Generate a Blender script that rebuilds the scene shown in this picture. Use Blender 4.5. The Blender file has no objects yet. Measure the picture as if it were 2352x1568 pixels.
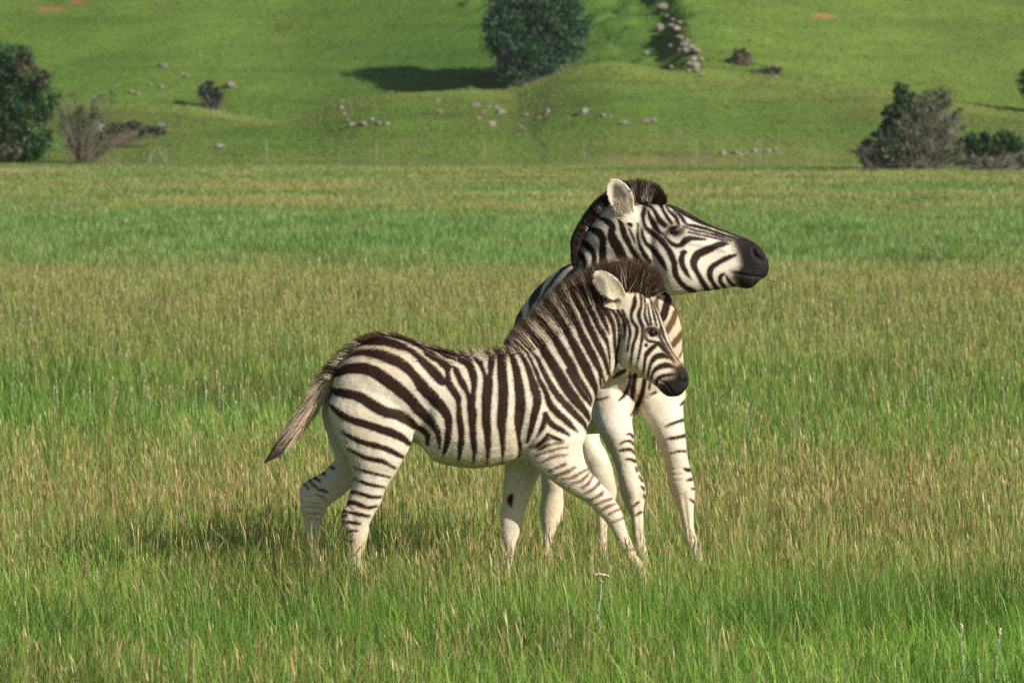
import bpy, bmesh, math, random
import numpy as np
from mathutils import Vector, Matrix
random.seed(7); RNG = np.random.default_rng(11)
SC = bpy.context.scene; COL = SC.collection

# ------------------------------------------------------------ camera, sky, sun
CAM_H, FPX, HOR = 1.91, 23520.0, 240.0
PITCH = math.atan((784 - HOR) / FPX)
cd = bpy.data.cameras.new('camera'); cam = bpy.data.objects.new('camera', cd); COL.objects.link(cam)
cam.location = (0, 0, CAM_H); cam.rotation_euler = (math.pi / 2 - PITCH, 0, 0)
cd.sensor_width = 36.0; cd.lens = 360.0; cd.clip_start = 0.5; cd.clip_end = 6000
cd.dof.use_dof = True; cd.dof.focus_distance = 40.1; cd.dof.aperture_fstop = 21
SC.camera = cam
SUN_AZ, SUN_EL = math.radians(53), math.radians(26.5)
SUN = Vector((math.sin(SUN_AZ) * math.cos(SUN_EL), -math.cos(SUN_AZ) * math.cos(SUN_EL), math.sin(SUN_EL)))
w = bpy.data.worlds.new('World'); SC.world = w; w.use_nodes = True
nt = w.node_tree; bg = nt.nodes['Background']
sky = nt.nodes.new('ShaderNodeTexSky'); sky.sky_type = 'NISHITA'; sky.sun_disc = False
sky.sun_elevation = SUN_EL; sky.sun_rotation = math.atan2(SUN.x, SUN.y)
nt.links.new(sky.outputs[0], bg.inputs[0]); bg.inputs[1].default_value = 0.062
sl = bpy.data.lights.new('sun', 'SUN'); sl.energy = 4.9; sl.angle = math.radians(0.53); sl.color = (1.0, 0.93, 0.82)
so = bpy.data.objects.new('sun', sl); COL.objects.link(so); so.rotation_euler = SUN.to_track_quat('Z', 'Y').to_euler()
so.location = (20, 0, 30)
SC.view_settings.view_transform = 'Standard'; SC.view_settings.look = 'None'
SC.view_settings.exposure = 0.22; SC.view_settings.gamma = 1.0
SC.cycles.use_denoising = False; SC.cycles.max_bounces = 6; SC.cycles.transparent_max_bounces = 4
SC.cycles.diffuse_bounces = 3; SC.cycles.caustics_reflective = False

# ------------------------------------------------------------ helpers
K = 3504 / 2352
REG = {0: (0, 0, 1.0), 1: (1900, 550, 2.94), 2: (1700, 850, 2.8514), 3: (850, 1080, 2.7514), 4: (1400, 1080, 2.7514),
       5: (900, 1550, 3.1367), 6: (1650, 1400, 2.61375), 9: (0, 0, 1 / K), 7: (2150, 950, 3.1367), 10: (1760, 1060, 3.734), 11: (1700, 860, 3.92), 12: (1930, 580, 3.7325),
       13: (1360, 1120, 5.2278), 14: (1100, 1120, 5.2278), 15: (1720, 1040, 6.189)}
def P(r, x, y):
    a, b, k = REG[r]; return a + x / k, b + y / k
cP, sP = math.cos(PITCH), math.sin(PITCH)
def W(sx, sy, Y):
    """point on the vertical plane at distance Y"""
    u = (sx / K - 1176) / FPX; v = (784 - sy / K) / FPX
    dy, dz = cP + v * sP, v * cP - sP
    t = Y / dy
    return np.array((u * t, Y, CAM_H + dz * t))
def flat_coords(co, Y):
    """side-on coordinates of points laid on the plane at distance Y"""
    rz = co[:, 2] - CAM_H
    dep = Y * cP - rz * sP; up = Y * sP + rz * cP
    return np.stack([(1176 + FPX * co[:, 0] / dep) * K, (784 - FPX * up / dep) * K], 1)
def vnoise(x, y, seed=0):
    r = np.random.default_rng(seed).random((64, 64))
    xi = np.floor(x).astype(int); yi = np.floor(y).astype(int); fx = x - xi; fy = y - yi
    fx = fx * fx * (3 - 2 * fx); fy = fy * fy * (3 - 2 * fy)
    g = lambda i, j: r[i % 64, j % 64]
    return (g(xi, yi) * (1 - fx) + g(xi + 1, yi) * fx) * (1 - fy) + (g(xi, yi + 1) * (1 - fx) + g(xi + 1, yi + 1) * fx) * fy
def fbm(x, y, seed=0, o=3):
    s = 0; a = 0.5; t = 0
    for k in range(o):
        s = s + a * vnoise(x * 2 ** k, y * 2 ** k, seed + k); t += a; a *= 0.5
    return s / t
def sstep(a, b, x):
    t = np.clip((x - a) / (b - a), 0, 1); return t * t * (3 - 2 * t)
def catmull(pts, n):
    p = np.asarray(pts, float); q = np.vstack([2 * p[0] - p[1], p, 2 * p[-1] - p[-2]]); out = []
    for i in range(1, len(q) - 2):
        for k in range(n):
            t = k / n; a, b, c, d = q[i - 1:i + 3]
            out.append(0.5 * (2 * b + (c - a) * t + (2 * a - 5 * b + 4 * c - d) * t * t + (3 * b - a - 3 * c + d) * t ** 3))
    out.append(p[-1]); return np.array(out)
def mesh_np(name, V, F, mat=None, attrs=None, smooth=False):
    me = bpy.data.meshes.new(name); V = np.ascontiguousarray(V, dtype=np.float32); F = np.asarray(F, dtype=np.int32); n = F.shape[1]
    me.vertices.add(len(V)); me.vertices.foreach_set('co', V.ravel())
    me.loops.add(F.size); me.loops.foreach_set('vertex_index', F.ravel())
    me.polygons.add(len(F)); me.polygons.foreach_set('loop_start', np.arange(len(F), dtype=np.int32) * n)
    me.polygons.foreach_set('use_smooth', np.full(len(F), smooth))
    me.update(calc_edges=True)
    for k, a in (attrs or {}).items(): set_attr(me, k, a)
    if mat: me.materials.append(mat)
    return me
def set_attr(me, k, a):
    a = np.asarray(a, dtype=np.float32)
    if a.ndim == 1:
        me.attributes.new(k, 'FLOAT', 'POINT').data.foreach_set('value', a)
    else:
        if a.shape[1] == 3: a = np.hstack([a, np.ones((len(a), 1), np.float32)])
        me.attributes.new(k, 'FLOAT_COLOR', 'POINT').data.foreach_set('color', np.ascontiguousarray(a).ravel())
def link(name, me, parent=None):
    o = bpy.data.objects.new(name, me); COL.objects.link(o); o.parent = parent; return o
def tag(o, label=None, cat=None, group=None, kind=None):
    for k, v in (('label', label), ('category', cat), ('group', group), ('kind', kind)):
        if v: o[k] = v
    return o
def thing(name, loc, label, cat, group=None):
    o = bpy.data.objects.new(name, None); COL.objects.link(o); o.location = loc; o.empty_display_size = 0.2
    return tag(o, label, cat, group)
def material(name):
    m = bpy.data.materials.new(name); m.use_nodes = True; return m, m.node_tree, m.node_tree.nodes['Principled BSDF']
def N(nt, t, **kw):
    n = nt.nodes.new(t)
    for k, v in kw.items(): setattr(n, k, v)
    return n
def mix(nt, fac, a, b, blend='MIX'):
    n = N(nt, 'ShaderNodeMix', data_type='RGBA', blend_type=blend)
    for s, v in ((n.inputs[0], fac), (n.inputs[6], a), (n.inputs[7], b)):
        if hasattr(v, 'node'): nt.links.new(v, s)
        else: s.default_value = v if isinstance(v, (int, float)) else (*v, 1) if len(v) == 3 else v
    return n.outputs[2]
def maprange(nt, v, a, b, c=0.0, d=1.0):
    n = N(nt, 'ShaderNodeMapRange'); nt.links.new(v, n.inputs[0])
    for i, x in enumerate((a, b, c, d)): n.inputs[1 + i].default_value = x
    return n.outputs[0]
def math2(nt, op, a, b):
    n = N(nt, 'ShaderNodeMath', operation=op)
    for s, v in ((n.inputs[0], a), (n.inputs[1], b)):
        if hasattr(v, 'node'): nt.links.new(v, s)
        else: s.default_value = v
    return n.outputs[0]
def noise(nt, scale, detail=3, vec=None, rough=0.55):
    n = N(nt, 'ShaderNodeTexNoise'); n.inputs['Scale'].default_value = scale; n.inputs['Detail'].default_value = detail; n.inputs['Roughness'].default_value = rough
    if vec: nt.links.new(vec, n.inputs['Vector'])
    return n
def attr(nt, k): return N(nt, 'ShaderNodeAttribute', attribute_name=k)
def leaf_mat(name, trans=0.35, gloss=0.06, rough=0.5):
    m, t, b = material(name); a = attr(t, 'col')
    t.nodes.remove(b); out = t.nodes['Material Output']
    d = N(t, 'ShaderNodeBsdfDiffuse'); tr = N(t, 'ShaderNodeBsdfTranslucent'); g = N(t, 'ShaderNodeBsdfGlossy'); g.inputs['Roughness'].default_value = rough
    for n in (d, tr): t.links.new(a.outputs['Color'], n.inputs['Color'])
    m1 = N(t, 'ShaderNodeMixShader'); m1.inputs[0].default_value = trans; t.links.new(d.outputs[0], m1.inputs[1]); t.links.new(tr.outputs[0], m1.inputs[2])
    m2 = N(t, 'ShaderNodeMixShader'); m2.inputs[0].default_value = gloss; t.links.new(m1.outputs[0], m2.inputs[1]); t.links.new(g.outputs[0], m2.inputs[2])
    t.links.new(m2.outputs[0], out.inputs[0]); return m

# ------------------------------------------------------------ terrain
CR = np.array([(-3000, 235), (200, 236), (440, 246), (513, 257), (616, 271), (667, 272), (718, 258), (760, 240), (830, 222), (900, 211), (1050, 206), (1180, 203),
               (1230, 184), (1290, 160), (1340, 145), (1400, 138), (1450, 142), (1520, 155), (1600, 168), (1700, 180), (1800, 187), (1950, 204), (2100, 222), (2400, 245), (5000, 260)], float)
BK = np.array([(-3000, 1.6), (0, 1.5), (350, 1.42), (650, 1.34), (850, 1.55), (1020, 1.88), (1180, 2.18), (1300, 2.55), (1400, 2.85), (1500, 2.9), (1700, 2.7), (1900, 2.4), (2350, 1.8), (5000, 1.6)], float)
uu_ = np.arange(-3000, 5001, 20.0); kk_ = np.exp(-np.linspace(-2, 2, 17) ** 2); kk_ /= kk_.sum()
BKs = np.convolve(np.pad(np.interp(uu_, BK[:, 0], BK[:, 1]), 8, 'edge'), kk_, 'valid')
D0, DC = 325.0, 345.0
def terrain(x, y):
    u = 1176 + x / np.maximum(y, 60) * FPX
    row = np.interp(u, CR[:, 0], CR[:, 1]); zc = CAM_H + (HOR - row) / FPX * DC
    d0 = 317 + 9 * (fbm(x / 4 + 3, y * 0 + .5, 88) - .5) + 1.2 * (fbm(x / .6, y * 0 + .2, 89) - .5); s = np.clip((y - d0) / (DC - d0), 0, 1)
    front = zc * (.45 * s ** 1.5 + .55 * s * s * (3 - 2 * s))
    front = np.where(y > DC, zc - 0.10 * (y - DC) - 0.004 * (y - DC) ** 2, front)
    zb = np.interp(u, uu_, BKs)
    back = zb + 0.235 * (y - 351) + 0.0004 * np.maximum(y - 351, 0) ** 2
    back = np.where(y > 560, zb + 0.235 * 209 + 17.5 + 0.3 * (1 - np.exp(-(y - 560) / 300)) * 150, back)
    k = 0.22; m = np.maximum(front, back) + np.maximum(k - np.abs(front - back), 0) ** 2 / (4 * k)
    z = np.where(y < 309, 0, np.where(y < DC - 2, front, m))
    # little dip (ditch) at the right edge of the meadow, gentle undulation, hummocks on the slopes
    # rocky ridge running up the slope, steep on its left flank
    xr = np.interp(y, (346, 352, 360, 368, 376, 390), (6.6, 6.35, 5.9, 5.5, 5.2, 5.0)); dx = x - xr + .5 * (fbm(y / 1.7, y * 0, 14) - .5)
    z = z + sstep(343, 349, y) * (1 - sstep(372, 395, y)) * (.9 * (.6 + .8 * fbm(y / 2.2 + 5, y * 0, 97)) * sstep(-1.2, .1, dx) * (1 - sstep(.2, 9, dx)))
    hill = sstep(D0, D0 + 12, y)
    z = z + hill * (0.60 * (fbm(x / 6 + 9, y / 9, 3) - 0.5) + 0.13 * (fbm(x / 1.3, y / 1.5, 8) - 0.5))
    u_ = 1176 + x / np.maximum(y, 60) * FPX; hol = sstep(950, 1150, u_) * (1 - sstep(1480, 1700, u_)) * sstep(347, 351, y) * (1 - sstep(385, 400, y))
    z = z + hol * 1.0 * np.clip(fbm(x / 1.5 + 3, y / 1.1, 23) - .5, 0, 1) * 1.6
    z = z + (1 - hill) * 0.05 * (fbm(x / 3, y / 6, 5) - 0.5) * sstep(44, 60, y)
    return z
xs = np.unique(np.concatenate([-np.geomspace(26, 900, 30)[::-1], np.arange(-26, 26.01, 0.2), np.geomspace(26, 900, 30)]))
ys = np.unique(np.concatenate([np.linspace(-60, 28, 12), np.arange(30, 300, 2.5), np.arange(300, 322, 1), np.arange(322, 400, 0.3), np.geomspace(400, 2500, 50)]))
X, Y = np.meshgrid(xs, ys); Z = terrain(X, Y)
nx, ny = len(xs), len(ys)
ii = (np.arange(ny - 1)[:, None] * nx + np.arange(nx - 1)[None]).ravel()
UU = 1176 + X / np.maximum(Y, 30) * FPX
RR = HOR + (CAM_H - Z) / np.maximum(Y, 30) * FPX
def hill_colour(x, y, u, row):
    n1 = fbm(x / 6, y / 8, 21)[..., None]; n2 = fbm(x / 1.2, y / 1.6, 31)[..., None]; n3 = fbm(x / 20 + 5, y / 25, 41)[..., None]
    g = np.array((0.118, 0.222, 0.036)); yl = np.array((0.225, 0.292, 0.076)); br = np.array((0.160, 0.165, 0.064)); dk = np.array((0.076, 0.165, 0.034))
    right = sstep(1200, 2100, u)[..., None]; front = (1 - sstep(DC - 1, DC + 2.5, y))[..., None]; top = (sstep(334, 344, y))[..., None] * front  # top: yellower crest grass, its lit paleness also put into the colour
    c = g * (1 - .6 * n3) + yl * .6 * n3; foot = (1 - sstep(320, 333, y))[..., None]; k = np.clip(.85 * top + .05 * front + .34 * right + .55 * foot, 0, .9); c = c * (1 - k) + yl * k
    low = front * (1 - top) * sstep(324, 331, y)[..., None] * .22; c = c * (1 - low) + dk * low; hollow_shade = (sstep(600, 900, u) * (1 - sstep(1480, 1650, u)) * sstep(345.5, 348, y) * (1 - sstep(358, 376, y)))[..., None] * .55; c = c * (1 - hollow_shade) + dk * hollow_shade  # shade in the hollow behind the crest is painted into the turf colour
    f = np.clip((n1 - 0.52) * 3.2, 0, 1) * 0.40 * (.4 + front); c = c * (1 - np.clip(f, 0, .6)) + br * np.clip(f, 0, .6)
    f = np.clip((0.45 - n2) * 3, 0, 1) * 0.25; c = c * (1 - f) + dk * f
    zt_ = terrain(x, y); c = c * (1 - .13 * np.clip((fbm(x / 4.5 + 2, zt_ * 4.5, 52) - .54) * 5, 0, 1))[..., None]
    return c
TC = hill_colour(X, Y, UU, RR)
fieldc = np.array((0.14, 0.19, 0.055)); f = (1 - sstep(306, 336, Y + 14 * (fbm(X / 3, Y / 8, 85) - .5)))[..., None]; st_ = (sstep(.50, .68, fbm(X / 5, Y / 9, 64)) * sstep(120, 200, Y))[..., None]; TC = TC * (1 - f) + (fieldc * (1 - st_) + np.array((.30, .25, .11)) * st_) * f
for (u, r, ru, rr) in ((120, 22, 34, 7), (178, 4, 26, 5), (1893, 57 * 0.67, 34, 4.5), (1700, 118, 18, 2), (450, 372, 30, 3)):     # bare red soil scars
    dd = ((UU - u) / ru) ** 2 + ((RR - r) / rr) ** 2 + (fbm(X / 0.5, Y / 0.6, 77) - 0.5) * 1.6
    f = (1 - sstep(0.6, 1.1, dd))[..., None] * (Y > 340)[..., None]; TC = TC * (1 - f) + np.array((0.42, 0.20, 0.105)) * f
gm, t, b = material('meadow_ground'); a = attr(t, 'col'); tc = N(t, 'ShaderNodeTexCoord')
n1 = noise(t, 3.0, 6, tc.outputs['Object'], 0.7); n2 = noise(t, 0.35, 4, tc.outputs['Object'])
c1 = mix(t, 0.55, a.outputs['Color'], mix(t, n1.outputs[0], (0.35, 0.4, 0.3), (1.5, 1.45, 1.3)), 'MULTIPLY')
c2 = mix(t, 0.35, c1, mix(t, n2.outputs[0], (0.5, 0.6, 0.5), (1.5, 1.35, 1.3)), 'MULTIPLY')
t.links.new(c2, b.inputs['Base Color']); b.inputs['Roughness'].default_value = 0.95; b.inputs['Specular IOR Level'].default_value = 0.1
bp = N(t, 'ShaderNodeBump'); bp.inputs['Strength'].default_value = 0.8; bp.inputs['Distance'].default_value = 0.12
t.links.new(n1.outputs[0], bp.inputs['Height']); t.links.new(bp.outputs[0], b.inputs['Normal'])
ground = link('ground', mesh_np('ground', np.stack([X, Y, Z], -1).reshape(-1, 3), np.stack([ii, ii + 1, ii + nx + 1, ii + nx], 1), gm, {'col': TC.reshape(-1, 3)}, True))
tag(ground, kind='structure')
def hit(u, row, y0=30.0, y1=620.0):
    """ground point seen in direction (u,row)"""
    yy = np.arange(y0, y1, 0.1); p = W(u * K, row * K, 1.0); x = p[0] * yy; z = CAM_H + (p[2] - CAM_H) * yy
    g = np.nonzero(z <= terrain(x, yy))[0]
    i = g[0] if len(g) else len(yy) - 1
    return np.array((x[i], yy[i], float(terrain(x[i:i + 1], yy[i:i + 1])[0])))

# ------------------------------------------------------------ lofted bodies
def ring(c, A, B, n=32, p=2.25):
    th = np.linspace(0, 2 * math.pi, n, endpoint=False); cc, ss = np.cos(th), np.sin(th)
    e = 2 / p
    return c + np.outer(np.sign(cc) * np.abs(cc) ** e, A) + np.outer(np.sign(ss) * np.abs(ss) ** e, B)
def ridge_ring(c, A, B, top, n, pt=1.4, pb=2.2):
    th = np.linspace(0, 2 * math.pi, n, endpoint=False); cc, ss = np.cos(th), np.sin(th); e = np.where(cc > 0, 2 / pt, 2 / pb)
    return c + np.outer(np.sign(cc) * np.abs(cc) ** e * np.where(cc > 0, top, 1), A) + np.outer(np.sign(ss) * np.abs(ss) ** e, B)
def loft(frames, n=32, sub=5, p=2.25):
    fr = catmull([np.concatenate(f) for f in frames], sub)
    V = np.vstack([ring(f[:3], f[3:6], f[6:9], n, p) if len(f) < 10 else ridge_ring(f[:3], f[3:6], f[6:9], f[9], n) for f in fr]); F = []
    for i in range(len(fr) - 1):
        for j in range(n):
            k = (j + 1) % n; F.append((i * n + j, i * n + k, (i + 1) * n + k, (i + 1) * n + j))
    F.append(tuple(range(n))[::-1]); F.append(tuple((len(fr) - 1) * n + j for j in range(n)))
    return V, F
def pairs(sections, Y0):
    """sections: (region, ax,ay, bx,by, half width, y offset): outline points on both sides plus a real thickness"""
    out = []
    for r, ax, ay, bx, by, hw, dy in sections:
        a = W(*P(r, ax, ay), Y0 + dy); b = W(*P(r, bx, by), Y0 + dy)
        out.append(((a + b) / 2, (a - b) / 2, np.array((0, hw, 0))))
    return out
def ear_shell(base, tip, side, normal, width, thick=0.008, cup=0.4, nt_=14, nu=12):
    base, tip, side, normal = (np.asarray(v, float) for v in (base, tip, side, normal)); ax = tip - base
    side = side / np.linalg.norm(side); normal = normal / np.linalg.norm(normal); V = []; F = []
    prof = lambda s: (0.5 + 0.62 * math.sin(min(s / 0.55, 1) * math.pi / 2)) * max(0, 1 - max(0, (s - 0.42) / 0.58) ** 2.2) ** 0.6 + 0.05
    for lay in (0, 1):
        for i in range(nt_ + 1):
            s = i / nt_; wd = width * prof(s) * 0.5; c = cup * (1.2 - 0.75 * s)
            for j in range(nu + 1):
                u = -1 + 2 * j / nu; ang = u * 1.25
                off = -wd * c * (math.cos(ang) - 0.3) * 1.5 - (thick if lay else 0)
                V.append(base + ax * s + side * wd * math.sin(ang) * 1.05 + normal * off)
    m = (nt_ + 1) * (nu + 1); q = nu + 1
    for i in range(nt_):
        for j in range(nu):
            a = i * q + j; F.append((a, a + 1, a + q + 1, a + q)); F.append((m + a, m + a + q, m + a + q + 1, m + a + 1))
    for i in range(nt_):
        a = i * q; F.append((a, a + q, m + a + q, m + a)); a = i * q + nu; F.append((a, m + a, m + a + q, a + q))
    for j in range(nu):
        F.append((j, m + j, m + j + 1, j + 1)); a = nt_ * q + j; F.append((a, a + 1, m + a + 1, m + a))
    return np.array(V), F
def fuse(parts, voxel, smooth, name):
    V = []; F = []; o = 0
    for v, f in parts:
        V.append(v); F += [tuple(i + o for i in q) for q in f]; o += len(v)
    me = bpy.data.meshes.new(name); me.from_pydata([tuple(map(float, v)) for v in np.vstack(V)], [], [tuple(int(i) for i in q) for q in F]); me.update()
    bm = bmesh.new(); bm.from_mesh(me)
    bmesh.ops.recalc_face_normals(bm, faces=bm.faces); bm.to_mesh(me); bm.free()
    ob = bpy.data.objects.new('tmp', me); COL.objects.link(ob)
    m = ob.modifiers.new('r', 'REMESH'); m.mode = 'VOXEL'; m.voxel_size = voxel; m.use_smooth_shade = True
    s = ob.modifiers.new('s', 'SMOOTH'); s.factor = 0.5; s.iterations = smooth
    dg = bpy.context.evaluated_depsgraph_get(); res = bpy.data.meshes.new_from_object(ob.evaluated_get(dg))
    bpy.data.objects.remove(ob); bpy.data.meshes.remove(me); res.name = name
    return res
def coords(me):
    a = np.empty(len(me.vertices) * 3, np.float32); me.vertices.foreach_get('co', a); return a.reshape(-1, 3).astype(float)
def normals(me):
    a = np.empty(len(me.vertices) * 3, np.float32); me.vertex_normals.foreach_get('vector', a); return a.reshape(-1, 3).astype(float)
def stripe_sd(S, stripes, far=40.0):
    """signed distance (outline units) to tapering stripes; stripes: (region, [(x,y,w)...])"""
    sd = np.full(len(S), far)
    for r, pts in stripes:
        k = REG[r][2]; q = np.array([(*P(r, x, y), w / k) for x, y, w in pts])
        q = catmull(q, 4) if len(q) > 2 else q
        lo = q[:, :2].min(0) - far; hi = q[:, :2].max(0) + far
        idx = np.nonzero(((S >= lo) & (S <= hi)).all(1))[0]
        if not len(idx): continue
        s = S[idx]; best = sd[idx]
        for a, b in zip(q[:-1], q[1:]):
            d = b[:2] - a[:2]; L = max(d @ d, 1e-9); tt = np.clip(((s - a[:2]) @ d) / L, 0, 1)
            dist = np.hypot(*(s - a[:2] - tt[:, None] * d).T) - (a[2] + tt * (b[2] - a[2])); best = np.minimum(best, dist)
        sd[idx] = best
    return sd
def poly_sd(S, r, pts):
    q = np.array([P(r, x, y) for x, y in pts]); ins = np.zeros(len(S), bool); d = np.full(len(S), 1e9)
    for a, b in zip(q, np.roll(q, -1, 0)):
        e = b - a; tt = np.clip(((S - a) @ e) / (e @ e), 0, 1); d = np.minimum(d, np.hypot(*(S - a - tt[:, None] * e).T))
        c = ((a[1] > S[:, 1]) != (b[1] > S[:, 1])) & (S[:, 0] < (b[0] - a[0]) * (S[:, 1] - a[1]) / (b[1] - a[1] + 1e-12) + a[0]); ins ^= c
    return np.where(ins, -d, d)
def dent(co, no, S, r, x, y, rad, depth, rx=1.0, mask=None):
    k = REG[r][2]; c = np.array(P(r, x, y)); q = (S - c) / np.array((rad * rx, rad)) * k
    g = np.exp(-(q ** 2).sum(1)) * np.abs(no[:, 1]) ** 0.5
    if mask is not None: g = g * mask
    co -= no * (g * depth)[:, None]
def groove(co, no, S, r, pts, width, depth, mask=None):
    sd = stripe_sd(S, [(r, [(x, y, 0) for x, y in pts])]) * REG[r][2] / width
    g = np.exp(-sd ** 2) * np.abs(no[:, 1]) ** 0.5
    if mask is not None: g = g * mask
    co -= no * (g * depth)[:, None]
def zebra_mat(name, dark, light, light2, tan, muzzle):
    m, t, b = material(name); tc = N(t, 'ShaderNodeTexCoord')
    fur = noise(t, 190, 3, tc.outputs['Object'], 0.65); wob = noise(t, 28, 3, tc.outputs['Object']); big = noise(t, 5.5, 4, tc.outputs['Object'])
    def mask(k, amp, a0, a1):
        s = attr(t, k).outputs['Fac']; j = math2(t, 'MULTIPLY', math2(t, 'SUBTRACT', fur.outputs[0], 0.5), amp)
        j2 = math2(t, 'MULTIPLY', math2(t, 'SUBTRACT', wob.outputs[0], 0.5), amp * 0.8)
        return maprange(t, math2(t, 'ADD', math2(t, 'ADD', s, j), j2), a0, a1, 1, 0)
    lc = mix(t, maprange(t, big.outputs[0], 0.35, 0.65), light, light2)
    lc = mix(t, attr(t, 'warm').outputs['Fac'], lc, (0.66, 0.50, 0.30))
    lc = mix(t, 0.30, lc, mix(t, fur.outputs[0], (0.42, 0.38, 0.33), (1.55, 1.55, 1.55)), 'MULTIPLY')
    c = mix(t, mask('tan', 0.012, -0.004, 0.006), lc, tan)
    halo = mask('dark', 0.010, -0.001, 0.0085); c = mix(t, math2(t, 'MULTIPLY', halo, 0.72), c, tuple(0.5 * v for v in tan))
    dk = mix(t, fur.outputs[0], tuple(v * 0.55 for v in dark), tuple(v * 1.6 for v in dark))
    c = mix(t, mask('dark', 0.010, -0.0022, 0.0032), c, dk)
    mz_ = mix(t, fur.outputs[0], tuple(.6 * v for v in muzzle), tuple(1.7 * v for v in muzzle)); c = mix(t, math2(t, 'MULTIPLY', mask('muz', 0.014, 0.0, 0.024), .75), c, tuple(.42 * v for v in tan)); c = mix(t, mask('muz', 0.012, -0.010, 0.007), c, mz_)
    c = mix(t, attr(t, 'grey').outputs['Fac'], c, (0.030, 0.024, 0.020))
    t.links.new(c, b.inputs['Base Color']); b.inputs['Roughness'].default_value = 0.6; b.inputs['Specular IOR Level'].default_value = 0.12
    b.inputs['Sheen Weight'].default_value = 0.0
    bp = N(t, 'ShaderNodeBump'); bp.inputs['Strength'].default_value = 0.55; bp.inputs['Distance'].default_value = 0.005
    mp = N(t, 'ShaderNodeMapping'); mp.inputs['Scale'].default_value = (45, 130, 110); t.links.new(tc.outputs['Object'], mp.inputs[0])
    fn = noise(t, 1.0, 4, mp.outputs[0], 0.65); t.links.new(fn.outputs[0], bp.inputs['Height']); t.links.new(bp.outputs[0], b.inputs['Normal'])
    return m
def strands(roots, tips, sag, w0, cols0, cols1, k0=0.45, segs=4):
    """tapering hair ribbons; colour runs from cols0 to cols1"""
    n = len(roots); d = tips - roots; side = np.cross(d, RNG.normal(size=(n, 3)) * (0.4, 1, 0.4)); side /= np.linalg.norm(side, axis=1)[:, None] + 1e-9
    V = np.empty((n, 2 * segs + 1, 3)); Cc = np.empty((n, 2 * segs + 1, 3))
    for i in range(segs):
        s = i / segs; c = roots + d * s + sag * (s * s - s); wd = (w0 * (1 - 0.6 * s))[:, None]
        f = np.clip((s - k0) / 0.35, 0, 1) if np.isscalar(k0) else np.clip((s - k0) / 0.3, 0, 1)[:, None]
        V[:, 2 * i] = c - side * wd; V[:, 2 * i + 1] = c + side * wd
        Cc[:, 2 * i] = Cc[:, 2 * i + 1] = cols0 * (1 - f) + cols1 * f
    V[:, -1] = tips; Cc[:, -1] = cols1
    base = []
    for i in range(segs - 1):
        a = 2 * i; base += [(a, a + 1, a + 3), (a, a + 3, a + 2)]
    base.append((2 * segs - 2, 2 * segs - 1, 2 * segs)); base = np.array(base)
    F = (np.arange(n)[:, None, None] * (2 * segs + 1) + base[None]).reshape(-1, 3)
    return V.reshape(-1, 3), F, Cc.reshape(-1, 3)
hm, t, b = material('zebra_hair'); t.links.new(attr(t, 'col').outputs['Color'], b.inputs['Base Color'])
b.inputs['Roughness'].default_value = 0.55; b.inputs['Specular IOR Level'].default_value = 0.3
def coat(me, n, length, flow, lift, wid, keep=None):
    """short hairs over the skin, carrying the skin's own markings"""
    co, no = coords(me), normals(me); area = RNG.integers(0, len(co), n)
    if keep is not None: area = area[keep[area]]
    n = len(area); p = co[area]; nn = no[area]; fl = flow(p); fl = fl - nn * (fl * nn).sum(1)[:, None]; fl /= np.linalg.norm(fl, axis=1)[:, None] + 1e-6
    L = length(p) * RNG.uniform(0.6, 1.3, n); dirv = fl + nn * lift * RNG.uniform(0.3, 1.5, n)[:, None] + RNG.normal(size=(n, 3)) * 0.16
    dirv /= np.linalg.norm(dirv, axis=1)[:, None]; side = np.cross(dirv, nn); side /= np.linalg.norm(side, axis=1)[:, None] + 1e-9
    V = np.stack([p - side * wid - nn * 0.001, p + side * wid - nn * 0.001, p + dirv * L[:, None]], 1).reshape(-1, 3)
    return V, np.arange(3 * n).reshape(-1, 3), area
def with_coat(me, c, name, mat, A):
    """one mesh: skin plus its short hair"""
    V, F, area = c; co = coords(me); nl = len(me.loops)
    tri = np.empty(nl, np.int32); me.loops.foreach_get('vertex_index', tri)
    ls = np.empty(len(me.polygons), np.int32); me.polygons.foreach_get('loop_start', ls); lt = np.empty(len(me.polygons), np.int32); me.polygons.foreach_get('loop_total', lt)
    q = lt == 4; quad = tri[ls[q][:, None] + np.arange(4)]; tr = tri[ls[~q][:, None] + np.arange(3)]
    allF = np.vstack([quad[:, [0, 1, 2]], quad[:, [0, 2, 3]], tr, F + len(co)])
    ex = np.repeat(area, 3)
    return mesh_np(name, np.vstack([co, V]), allF, mat, {k: np.concatenate([a, a[ex]]) for k, a in A.items()}, True)
em, t, b = material('zebra_eye'); b.inputs['Base Color'].default_value = (0.012, 0.007, 0.005, 1); b.inputs['Roughness'].default_value = 0.06; b.inputs['Coat Weight'].default_value = 0.6
lm, t, b = material('eyelid_skin'); b.inputs['Base Color'].default_value = (0.014, 0.011, 0.010, 1); b.inputs['Roughness'].default_value = 0.5
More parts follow.
